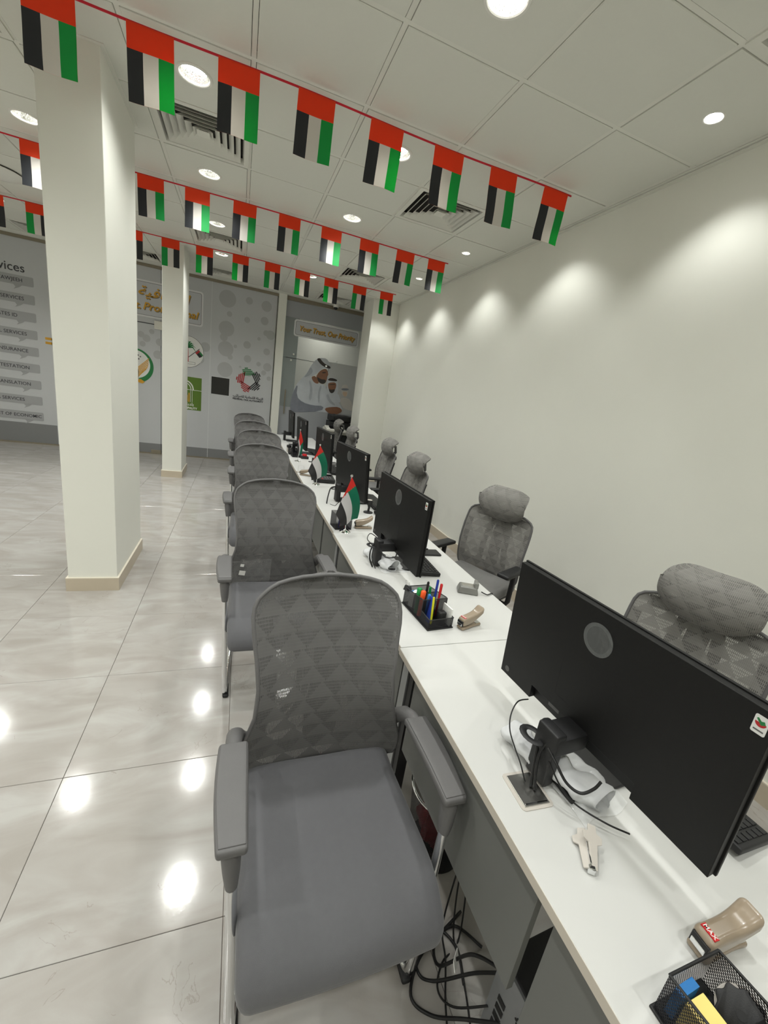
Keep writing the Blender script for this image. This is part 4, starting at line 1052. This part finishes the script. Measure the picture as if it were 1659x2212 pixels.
cable('thin pale looking cable curled on the third desk', [(-1.69, .26, .752), (-1.66, .22, .752), (-1.62, .30, .753), (-1.57, .38, .753)], .0018)

# stapler
def stapler(label, x, y, rz, logo=True, s=1.0):
    o = thing('stapler', label, 'stapler', (x, y, DZ), rz, 'khaki staplers on the desks')
    o.scale = (s, s, s)
    def fbase(q):
        X, Y, Z = q; return (X, Y*(1 + .15*math.cos((X+.05)*40)), Z)
    B().rbox((.056, 0, .007), (.112, .032, .014), .006, n=6, k=2, f=fbase).build('base', M['khaki'], o, 60)
    def farm(q):
        X, Y, Z = q; t = min(1, max(0, (X + .0575)/.115))
        lift = .038*t**1.2 - .012*math.sin(PI*t)
        th = 1.0 + .35*math.sin(PI*min(1, t*1.4)) if Z > 0 else 1 - .2*t
        w = 1.0 - .10*math.sin(PI*t*1.1) + .10*t
        if Z < 0: Z = Z*(1-.45*t)
        return (X - .006*t*t, Y*w, Z*th + lift)
    ar = B().rbox((.058, 0, .034), (.115, .038, .034), .010, n=10, k=4, f=farm).build('handle', M['khaki'], o, 70)
    B().box(-.003, .004, -.0145, .0145, .018, .040, bev=.001).build('dark_mouth', M['cable'], o, 0)
    B().box(-.0045, -.002, -.012, .012, .019, .030, bev=.001).build('steel_face', M['chrome'], o, 0)
    B().box(.084, .106, -.011, .011, .014, .017, bev=.001).build('steel_plate', M['steel'], o, 0)
    if logo:
        lb = B().box(.008, .019, -.0125, .0125, .0500, .0532).build('red_label', M['redpl'], ar, 0, rot=(0, 0, 0))
        text_obj('logo_text', 'MAX', .0115, M['white'], lb, (.0135, 0, .0534), (0, 0, -PI/2), off=.0002, ext=.0002, width=.022)
    return o
stapler('khaki stapler with red MAX label at the bottom right', -1.600, -2.500, -.06, True, 1.0)
stapler('khaki stapler beside the pen organiser on the second desk', -1.512, -1.493, .26, True, 1.0)
stapler('khaki stapler lying on its side behind the nearest desk flag', -1.635, -.285, -.03, False, 1.05)
stapler('khaki stapler near the edge of the fourth desk', -1.79, 1.27, -.4, False, 1.0)

# staple remover
r_ = thing('staple_remover', 'light grey staple remover lying on the nearest desk', 'staple remover', (-1.686, -2.352, DZ), -.62)
Tp = [(-.006, 0), (.006, 0), (.0095, .045), (.020, .050), (.021, .062), (.0095, .067), (.008, .080), (-.008, .080), (-.0095, .067), (-.021, .062), (-.020, .050), (-.0095, .045)]
B().prism(Tp, -.0022, .0022, 'xy', M=Matrix.Translation((0.004, 0, .012)) @ Matrix.Rotation(.35, 4, 'X') @ Matrix.Rotation(.25, 4, 'Y'), bev=.001).build('jaw', M['lgrey'], r_, 0)
B().prism(Tp, -.0022, .0022, 'xy', M=Matrix.Translation((-.010, 0, .010)) @ Matrix.Rotation(.08, 4, 'X') @ Matrix.Rotation(-.5, 4, 'Y'), bev=.001).build('jaw', M['lgrey'], r_, 0)
B().box(-.008, .006, -.004, .006, .002, .017, bev=.002).build('steel_tip', M['chrome'], r_, 0)
B().box(-.006, -.002, .004, .05, .006, .022, bev=.001).build('steel_spring', M['chrome'], r_, 0)

# pen organisers
def organiser(label, x, y, rz):
    o = thing('pen_organiser', label, 'pen holder', (x, y, DZ), rz, 'black wire mesh pen organisers')
    X, Y = .057, .110
    side = [(-Y, .004), (Y, .004), (Y, .080), (.030, .088), (-.035, .098), (-.045, .098), (-.045, .050), (-Y, .044)]
    for sx in (-1, 1): B().prism(side, sx*X-.0004, sx*X+.0004, 'yz').build('mesh_side', M['wire'], o, 0)
    for (yy, h) in ((Y, .080), (.030, .088), (-.045, .098), (-Y, .044)): B().box(-X, X, yy-.0004, yy+.0004, .004, h).build('mesh_divider', M['wire'], o, 0)
    B().box(-X-.004, X+.004, -Y-.004, Y+.004, 0, .005, bev=.0015).build('base_tray', M['blk_pl'], o, 0)
    for sx in (-1, 1): B().tube([(sx*X, Y, .081), (sx*X, .030, .089), (sx*X, -.036, .0985), (sx*X, -.045, .097), (sx*X, -.0455, .052), (sx*X, -Y, .045)], .0022, 6).build('rim', M['blk_pl'], o, 60)
    for (yy, h) in ((Y, .081), (.030, .089), (-.045, .0985), (-Y, .045)): B().tube([(-X, yy, h), (X, yy, h)], .0022, 6).build('rim', M['blk_pl'], o, 60)
    return o
OX, OY, OR = -1.607, -1.376, .10
organiser('black mesh organiser full of markers and pens on the second desk', OX, OY, OR)
def inorg(p): return Matrix.Translation((OX, OY, DZ)) @ Rz(OR) @ Vector(p)
def pen(label, p0, p1, r, m, cap=None, cat='pen', name='pen', capm=None, grp='pens in the organiser'):
    a, b_ = inorg(p0), inorg(p1); d = b_ - a
    o = thing(name, label, cat, a, 0, grp); e = d
    B().tube([e*0, e*.02, e*.72], [r*.6, r, r], 10).build('barrel', m, o, 60)
    B().tube([e*.70, e*.97, e], [r*1.12, r*1.12, r*.75], 10).build('cap', capm or m, o, 60)
    return o
pen('thick green marker standing in the mesh organiser', (-.045, .012, .007), (-.040, .022, .118), .0098, M['marker_g'], cat='marker', name='marker')
pen('thick orange marker standing in the mesh organiser', (-.044, -.012, .007), (-.036, -.004, .118), .0098, M['marker_o'], cat='marker', name='marker')
pen('black pen sticking out of the organiser behind the markers', (-.010, .018, .007), (-.012, .010, .150), .0048, M['blk_pl'])
pen('tall dark blue pen sticking out of the mesh organiser', (.012, -.02, .007), (.030, .004, .160), .0048, M['blue'])
pen('red pen leaning beside the tall blue pen in the organiser', (.025, -.03, .007), (.040, -.012, .148), .0052, M['redpl'])
pen('small bright blue pen cap in the middle of the organiser', (-.022, -.028, .007), (-.020, -.026, .112), .0062, M['sky'])
pen('small green pen at the back of the organiser', (.02, .022, .007), (.012, .024, .118), .005, M['marker_g'])
kc = thing('box_cutter', 'blue and yellow cutter knife leaning inside the mesh organiser', 'cutter', inorg((-.028, -.075, .006)), OR)
B().rbox((0, .014, .055), (.010, .030, .110), .005, n=2, k=2, M=Matrix.Rotation(-.25, 4, 'X') @ Matrix.Rotation(.10, 4, 'Y')).build('handle', M['blue'], kc)
B().rbox((0.002, -.004, .055), (.009, .008, .112), .004, n=2, k=2, M=Matrix.Rotation(-.25, 4, 'X') @ Matrix.Rotation(.10, 4, 'Y')).build('grip_edge', M['lime'], kc)
sp_ = thing('pencil_sharpener', 'black pencil sharpener in the low front compartment of the organiser', 'sharpener', inorg((.018, -.078, .005)), OR)
B().rbox((0, 0, .028), (.034, .030, .056), .006, n=2, k=2).build('body', M['blk_pl'], sp_); B().cyl((0, 0, .0562), .006, .002, 14).build('hole', M['cable'], sp_)
tag(B().box(-.003, .003, -.03, .03, 0, .075).build('memo_sheet', M['paper'], None, 0, inorg((.047, -.076, .005)), (0, 0, OR)), 'small white memo sheets at the front corner of the organiser', 'paper')
cb_ = thing('clip_box', 'small blue and white box in the back compartment of the organiser', 'box', inorg((-.012, .070, .005)), OR + .3)
B().box(-.03, .03, -.022, .022, 0, .066, bev=.001).build('carton', M['paper'], cb_, 0); B().prism([(-.03, .01), (.0, .0222), (-.03, .0222)], .0661, .0665, 'xy').prism([(-.012, -.022), (.03, -.022), (.03, .006), (.01, .022)], .0661, .0665, 'xy').build('blue_print', M['sky'], cb_, 0)
bc = thing('binder_clip', 'black binder clip on the corner of the mesh organiser', 'clip', inorg((-.050, .100, .070)), OR + .5)
B().prism([(-.014, .0), (.014, .0), (.004, .018), (-.004, .018)], -.014, .014, 'xz').build('clamp', M['blk_pl'], bc, 0)
B().tube([(-.004, -.008, .018), (-.010, -.010, .045), (-.010, .010, .045), (-.004, .008, .018)], .0008, 6).build('wire_arm', M['chrome'], bc, 60)

o2 = organiser('black mesh organiser cut by the bottom right corner of the photo', -1.684, -2.640, 0.0)
nt_ = thing('sticky_notes', 'pad of yellow sticky notes inside the corner organiser', 'notepad', (-1.706, -2.625, DZ+.006), .02)
B().box(-.020, .020, -.072, .072, .0, .052, bev=.0008).build('pad', M['yellow'], nt_, 0)
b = B()
for i in range(5):
    b.tube([(-.014 + .0016*k, -.005 - .014*i + .0016*(k % 2) + .0006*((k*7+i) % 3), .0523) for k in range(17)], .00035, 4)
b.build('pencil_marks', M['print_txt'], nt_, 0)['kind'] = 'stuff'
tag(B().box(-.022, .018, -.006, .006, 0, .054).build('blue_card', M['sky'], None, 0, (-1.706, -2.542, DZ+.006), (0, 0, .05)), 'blue card tucked behind the yellow sticky notes', 'card')
tp = thing('tape_dispenser', 'black tape dispenser with scalloped wheel in the corner organiser', 'tape dispenser', (-1.662, -2.590, DZ+.012), .12); tp.rotation_euler = (0, .75, .3); tp.scale = (.8, .8, .8)
def whl(R0, R1, n=9): return [((R0 + R1*math.cos(n*a))*math.cos(a), .048 + (R0 + R1*math.cos(n*a))*math.sin(a)) for a in [2*PI*k/90 for k in range(90)]]
B().prism([(x, z) for x, z in whl(.040, .0)], -.006, .010, 'yz', M=None).build('tape_roll', M['lgrey'], tp, 40)
B().prism(whl(.038, .0028), .011, .020, 'yz', bev=.0015).build('scalloped_wheel', M['blk_pl'], tp, 40)
B().prism(whl(.038, .0028), -.016, -.007, 'yz', bev=.0015).build('scalloped_wheel', M['blk_pl'], tp, 40)
B().cyl((-.0165, 0, .048), .008, .002, 18, axis='x').build('hub_hole', M['cable'], tp)
B().box(-.016, .020, -.09, -.03, .0, .03, bev=.003).build('cutter_arm', M['blk_pl'], tp, 0)

# keyboards, mouse, holder, card cradle, webcam
kb_key = B().prism([(-.0082, -.0082), (.0082, -.0082), (.0082, .0082), (-.0082, .0082)], 0, .004, 'xy', bev=.0012).mesh('key', M['blk_pl'], 0)
def keyboard(label, x, y, rz, keys=True):
    o = thing('keyboard', label, 'keyboard', (x, y, DZ), rz, 'black keyboards on the desks')
    Mt = Matrix.Rotation(.085, 4, 'Y')
    B().rbox((0, 0, .016), (.135, .44, .018), .005, n=2, k=2, M=Mt).build('case', M['blk_pl'], o)
    B().box(-.060, -.045, -.19, -.16, 0, .014).build('foot', M['blk_pl'], o, 0); B().box(-.060, -.045, .16, .19, 0, .014).build('foot', M['blk_pl'], o, 0)
    if keys:
        for r in range(6):
            for c in range(20):
                k = link('key', kb_key, o); k.matrix_local = Mt @ Matrix.Translation((-.052 + .0205*r, -.2 + .021*c, .0245))
    else:
        b = B()
        for r in range(6): b.box(-.060 + .0205*r, -.043 + .0205*r, -.205, .205, .0245, .028, M=Mt)
        b.build('key_rows', M['cable'], o, 0)['kind'] = 'stuff'
    return o
keyboard('black keyboard sticking out behind the nearest monitor at the right', -1.270, -2.19, .03)
keyboard('black keyboard behind the second monitor beside the phone holder', -1.422, -.80, -.04)
keyboard('black keyboard behind the third monitor', -1.30, .36, .02, False)
keyboard('black keyboard behind the fourth monitor', -1.38, 1.60, .0, False)
keyboard('black keyboard behind the fifth monitor', -1.40, 2.75, .05, False)
ms = thing('mouse', 'small black mouse at the left edge of the second monitor', 'mouse', (-1.36, .02, DZ), .2)
B().rbox((0, 0, .016), (.06, .10, .032), .0155, n=4, k=3).build('shell', M['blk_pl'], ms, 70); B().cyl((0, -.025, .031), .006, .008, 12, axis='x').build('wheel', M['grey_pl_d'], ms)
ph = thing('phone_holder', 'black folding phone holder right of the second monitor', 'phone holder', (-1.275, -.705, DZ), -.05)
B().rbox((0, 0, .006), (.115, .085, .010), .004, n=2, k=2).build('base_plate', M['blk_pl'], ph)
B().box(-.008, .004, -.028, .028, 0, .095, bev=.003, M=Matrix.Translation((-.050, 0, .006)) @ Matrix.Rotation(-.28, 4, 'Y')).build('back_arm', M['blk_pl'], ph, 0)
B().box(-.004, .022, -.026, -.016, .025, .034, bev=.002, M=Matrix.Translation((-.050, 0, .006))).box(-.004, .022, .016, .026, .025, .034, bev=.002, M=Matrix.Translation((-.050, 0, .006))).build('prongs', M['blk_pl'], ph, 0)['kind'] = 'stuff'
cr_ = thing('card_reader', 'silver grey card reader cradle with a cable on the second desk', 'card reader', (-1.296, -1.185, DZ), -.42)
def cf(q):
    X, Y, Z = q; k = 1 - .22*(Z+.02)/.04; return (X*k, Y*k, Z)
B().rbox((0, 0, .018), (.105, .070, .036), .008, n=4, k=3, f=cf).build('body', M['mgrey'], cr_, 60)
B().box(-.032, .028, -.018, .018, .0335, .0375, bev=.002).build('recess', M['steel'], cr_, 0)
B().box(.028, .046, -.026, .026, .03, .062, bev=.005).build('tall_end', M['mgrey'], cr_, 0)
cable('black cable from the card reader over the desk edge', [(-1.238, -1.218, .765), (-1.215, -1.235, .758), (-1.19, -1.225, .756), (-1.168, -1.215, .752), (-1.162, -1.21, .72)], .0028)
wb = thing('webcam', 'small black webcam on a round foot between second and third monitors', 'webcam', (-1.432, .082, DZ), .3)
B().lathe([(0, 0), (.036, 0), (.036, .006), (.012, .012), (.0, .012)]).build('foot', M['blk_pl'], wb)
B().tube([(0, 0, .01), (.004, 0, .04), (-.004, 0, .065)], .009, 10).build('neck', M['blk_pl'], wb, 60)
B().cyl((0, 0, .082), .026, .036, 22, bev=.006, M=Matrix.Translation((0, 0, .0)) ).build('head', M['blk_pl'], wb); B().cyl((0, 0, .1005), .020, .002, 22).build('lens_cap', M['lgrey'], wb)

# desk flags
FC = [mat('cloth_red', rgb(206, 40, 30), .6, var=.06, transl=.2), mat('cloth_green', rgb(0, 112, 82), .6, var=.06, transl=.2), mat('cloth_white', rgb(214, 212, 212), .6, var=.03, transl=.25), mat('cloth_black', rgb(34, 33, 33), .7, var=.06)]
def desk_flag(label, x, y, rz, s, kind=0):
    o = thing('desk_flag', label, 'flag', (x, y, DZ), rz, 'small national flags on chrome stands')
    B().lathe([(0, 0), (.036, 0), (.036, .004), (.030, .010), (.012, .014), (.004, .022), (.0, .022)], seg=32).build('base', M['chrome'], o)
    B().cyl((0, 0, .19), .003, .345, 10).build('pole', M['chrome'], o); B().sph((0, 0, .366), .0085).build('ball', M['chrome'], o)
    H0, H1, F0, F1_ = Vector((0, .36)), Vector((-.082, .125)), Vector((.078, .090)), Vector((-.044, .040))
    if kind == 2: H1, F0, F1_ = Vector((-.02, .17)), Vector((.036, .085)), Vector((-.030, .055))
    def fl(u, v):
        bot = 1 - u
        h = H0.lerp(H1, u); f = F0.lerp(F1_, u)
        bulge = Vector((.018*math.sin(PI*v)*(1-u) , 0.0))
        p = h.lerp(f, v) + bulge*s
        yy = -.004 - .010*math.sin(u*7 + v*3) * (.3+v) - .022*math.sin(PI*v)*s
        return (p.x*s, yy, p.y if s == 1 else p.y)
    def mf(u, v):
        if kind == 2 and v < .45 and u < .5: return 0
        if v < .19*(1-u*1.7): return 0
        return 1 + min(2, int(u*3))
    B().sheet(fl, 36, 36, thick=.0008, mfn=mf).build('cloth', FC, o, 80)
    return o
desk_flag('small national flag on a chrome stand nearest the camera, on the third desk', -1.723, -.372, .25, 1.0)
desk_flag('small national flag in front of the desk phone, on the fourth desk', -1.692, .89, .15, 1.12)
desk_flag('small national flag farthest back with a long red edge, on the fifth desk', -1.721, 1.998, .2, .95, 2)

# third desk pen box, phone, far bits
def pen_box(label, x, y, rz, cols, h=.10):
    o = thing('pen_box', label, 'pen holder', (x, y, DZ), rz, 'black pen boxes on far desks')
    X, Y = .055, .055
    B().box(-X, X, -Y, Y, 0, .004).build('bottom', M['blk_pl'], o, 0)
    for (a, b_, c, d) in ((-X, X, -Y, -Y+.001), (-X, X, Y-.001, Y), (-X, -X+.001, -Y, Y), (X-.001, X, -Y, Y)):
        B().box(a, b_, c, d, .003, h if c > -Y+.0005 or d > 0 else h*.62).build('mesh_wall', M['wire'], o, 0)
    return o
pen_box('black pen box behind the nearest desk flag', -1.728, -.275, .1, 1)
for i, (dx, dy, m, nm) in enumerate(((-.02, -.03, M['blue'], 'blue'), (.02, -.035, M['redpl'], 'red'), (.03, .0, M['marker_o'], 'orange'))):
    tag(B().tube([(0, 0, 0), (0.004, .012, .09)], .006, 10).build('pen', m, None, 60, (-1.728+dx, -.275+dy, DZ+.006)), '%s pen in the black box behind the nearest desk flag' % nm, 'pen')
pen_box('black pen box behind the farthest desk flag', -1.70, 2.33, .1, 1)
pen_box('black holder box at the foot of the fifth monitor', -1.72, 2.50, .0, 1, .12)
rp = thing('stamp_pad', 'red and black stamp pad beside the farthest desk flag', 'stamp', (-1.61, 2.24, DZ), .1)
B().box(-.045, .045, -.035, .035, 0, .03, bev=.004).build('case', M['blk_pl'], rp, 0); B().rbox((0, 0, .043), (.05, .05, .026), .008, n=2, k=2).build('lid', M['redpl'], rp)
rs = thing('rubber_stamp', 'white and black self-inking stamp on the fifth desk', 'stamp', (-1.755, 2.66, DZ), .1)
B().box(-.022, .022, -.03, .03, 0, .055, bev=.003).build('body', M['lgrey'], rs, 0); B().rbox((0, 0, .072), (.05, .066, .034), .008, n=2, k=2).build('grip', M['blk_pl'], rs)
cd = thing('card_holder', 'small wire card holder near the edge of the fourth desk', 'card holder', (-1.765, 1.40, DZ), .2)
B().box(-.045, .045, -.02, .02, 0, .008, bev=.002).build('foot', M['lgrey'], cd, 0); B().tube([(-.03, 0, .006), (-.03, 0, .07), (.03, 0, .07), (.03, 0, .006)], .0012, 6).build('wire', M['steel'], cd, 60)
dp = thing('desk_phone', 'black desk phone with keypad beside the middle desk flag', 'telephone', (-1.595, 1.065, DZ), -.03)
def wedge(q): return (q[0], q[1], q[2] + .12*(q[1]+.1)*(.5 if q[2] > 0 else 0))
B().rbox((0, 0, .022), (.20, .20, .036), .008, n=4, k=2, f=wedge).build('body', M['blk_pl'], dp)
B().rbox((-.072, 0, .058), (.045, .20, .034), .014, n=4, k=3).build('handset', M['blk_pl'], dp)
b_key = B().box(-.008, .008, -.006, .006, 0, .005, bev=.001, seg=1).mesh('key', M['grey_pl'], 0)
for r in range(4):
    for c in range(4): link('key', b_key, dp, (-.02 + .026*c, -.075 + .021*r, .041 + .0013*r))
B().box(-.034, -.018, -.095, -.083, .039, .046).build('red_key', M['redpl'], dp, 0)
B().box(-.03, .08, .03, .075, .048, .052).build('display', M['screen'], dp, 0)
cl_ = thing('tablet', 'dark tablet lying behind the fourth monitor', 'tablet', (-1.30, 2.02, DZ), .1)
B().rbox((0, 0, .008), (.12, .17, .014), .005, n=2, k=2).build('body', M['grey_pl_d'], cl_); B().box(-.045, .045, .03, .07, .0145, .0165).build('display', M['screen'], cl_, 0)

# ------------------------------------------------------------------ under the nearest desk
pc = thing('computer_tower', 'grey computer tower on the floor under the nearest desk', 'computer', (-1.50, -2.315, 0), .06)
M['pcm'] = mat('galvanised_steel', rgb(150, 152, 154), .4, metal=.6, var=.05, scale=40)
B().box(-.19, .19, -.09, .09, .008, .30, bev=.004).build('case', M['blk_pl'], pc, 0)
B().box(-.197, -.19, -.085, .085, .014, .295).build('rear_plate', M['pcm'], pc, 0)
fan = B()
for i in range(9):
    for j in range(9):
        a, c = (i-4)*.0095 + (.00475 if j % 2 else 0), (j-4)*.0082
        if a*a + c*c < .0016 and a*a+c*c > .0003: fan.cyl((-.1975, -.035 + a, .22 + c), .0037, .002, 6, axis='x')
fan.build('fan_grille', M['cable'], pc, 0)['kind'] = 'stuff'
for i in range(4): B().box(-.199, -.196, -.075, .02, .05 + .024*i, .066 + .024*i).build('slot_cover', M['steel'], pc, 0)
pt_ = B()
for i in range(5): pt_.box(-.199, -.196, .035, .06, .06 + .03*i, .078 + .03*i)
pt_.build('ports', M['cable'], pc, 0)['kind'] = 'stuff'
for i in range(2): B().cyl((-.13 + .26*i, 0, .004), .02, .008, 16).build('foot', M['blk_pl'], pc)
bk = thing('waste_basket', 'black mesh waste basket with red litter under the nearest desk', 'waste bin', (-1.615, -1.78, 0))
B().lathe([(.10, .004), (.128, .29)], seg=40).build('mesh_wall', M['wire'], bk, 60); B().lathe([(0, .0), (.101, .0), (.101, .006), (0, .006)], seg=40).build('bottom', M['blk_pl'], bk)
B().tube([(.129*math.cos(2*PI*k/40), .129*math.sin(2*PI*k/40), .292) for k in range(40)], .0045, 8, closed=True).build('rim', M['chrome'], bk, 60)
def crumple(u, v):
    a = 2*PI*u; e = PI*(v - .5); rr = .075*(1 + .18*math.sin(5*a+2)*math.cos(3*e) + .1*math.sin(9*a+e*4)); return (rr*math.cos(a)*math.cos(e), rr*math.sin(a)*math.cos(e), .125 + rr*math.sin(e)*1.3)
tag(B().sheet(crumple, 24, 16).build('red_wrapper', mat('red_wrapper', rgb(120, 24, 28), .35, var=.3, scale=40), None, 50, (-1.615, -1.78, .0)), 'crumpled dark red wrapper inside the waste basket', 'wrapper')
rc = random.Random(11)
cs = [[(-1.66, -2.24, .20), (-1.70, -2.18, .10), (-1.78, -2.13, .006), (-1.82, -2.10, .006), (-1.80, -2.03, .006), (-1.72, -2.02, .006), (-1.68, -2.08, .006), (-1.70, -2.16, .008)],
      [(-1.69, -2.30, .14), (-1.75, -2.24, .06), (-1.82, -2.19, .007), (-1.86, -2.14, .007), (-1.80, -2.07, .007), (-1.70, -2.03, .007), (-1.62, -2.0, .007)],
      [(-1.70, -2.25, .11), (-1.76, -2.20, .03), (-1.78, -2.15, .008), (-1.74, -2.10, .008), (-1.66, -2.06, .008), (-1.62, -1.98, .2), (-1.64, -1.97, .45), (-1.64, -1.97, .70)],
      [(-1.80, -2.26, .007), (-1.77, -2.18, .007), (-1.73, -2.10, .012), (-1.70, -2.02, .02), (-1.67, -1.99, .25), (-1.67, -1.99, .70)],
      [(-1.74, -2.28, .007), (-1.71, -2.2, .007), (-1.69, -2.12, .014), (-1.68, -2.05, .03), (-1.69, -2.02, .30), (-1.69, -2.02, .70)],
      [(-1.685, -2.24, .23), (-1.72, -2.17, .17), (-1.77, -2.12, .05), (-1.74, -2.05, .008), (-1.66, -2.03, .008), (-1.60, -2.1, .008)]]
CLB = ['thick black cable curling on the floor by the near chair foot', 'black cable making the widest loop on the floor under the nearest desk', 'black cable rising from floor to desk behind the front panel', 'thin black cable running straight along the floor then up', 'thin black cable lying right of the straight floor cable', 'black cable with a white paper tag under the nearest desk']
for i, p in enumerate(cs):
    if i == 5:
        o = thing('power_cable', CLB[i], 'cable', (0, 0, 0), 0, 'cables under the nearest desk')
        B().tube(bez(p, 10), .0045, 8).build('cord', M['cable'], o, 80)
        B().box(-.032, .032, -.001, .001, -.012, .012).build('paper_tag', M['paper'], o, 0, (-1.745, -2.15, .12), (-.5, .55, .75))
    else: cable(CLB[i], p, .0045 if i in (0, 1) else .0028, 'cables under the nearest desk', 'power_cable')

# ------------------------------------------------------------------ copier at the far end
cp = thing('copier', 'white and black floor-standing copier between the pillar and the glass', 'copier', (-0.56, 5.22, 0))
M['cop_w'] = mat('copier_white', rgb(226, 224, 214), .45, var=.01)
B().box(-.24, .24, -.22, .26, .02, .88, bev=.01).build('body', M['cop_w'], cp, 0)
for i in range(4): B().box(-.242, -.15, -.225, -.219, .10 + .19*i, .105 + .19*i).build('drawer_gap', M['cable'], cp, 0)
B().box(-.15, .242, -.235, -.215, .06, .80, bev=.004).build('black_front', M['blk_pl'], cp, 0)
B().box(-.27, .10, -.33, -.05, 0, .05, bev=.012, M=Matrix.Translation((0, 0, .90)) @ Matrix.Rotation(.16, 4, 'X')).build('control_panel', M['cop_w'], cp, 0)
B().box(-.20, .04, -.29, -.10, .050, .054, M=Matrix.Translation((0, 0, .90)) @ Matrix.Rotation(.16, 4, 'X')).build('touch_screen', M['screen'], cp, 0)
B().box(-.18, .25, -.10, .28, .90, 1.02, bev=.008).build('scanner', M['blk_pl'], cp, 0)
B().box(-.17, .25, -.08, .26, 1.03, 1.15, bev=.02).build('document_feeder', M['blk_pl'], cp, 0)
B().box(-.10, .24, -.10, -.075, 1.06, 1.11, bev=.004).build('feeder_slot', M['cable'], cp, 0)
B().box(-.12, .22, .0, .22, 1.16, 1.175, M=Matrix.Translation((0, 0, -.02)) @ Matrix.Rotation(.05, 4, 'Y')).build('feeder_tray', M['grey_pl_d'], cp, 0)
for sx in (-1, 1):
    for sy in (-1, 1): B().cyl((sx*.2, .02 + sy*.19, .011), .02, .022, 12, axis='z').build('castor', M['blk_pl'], cp)
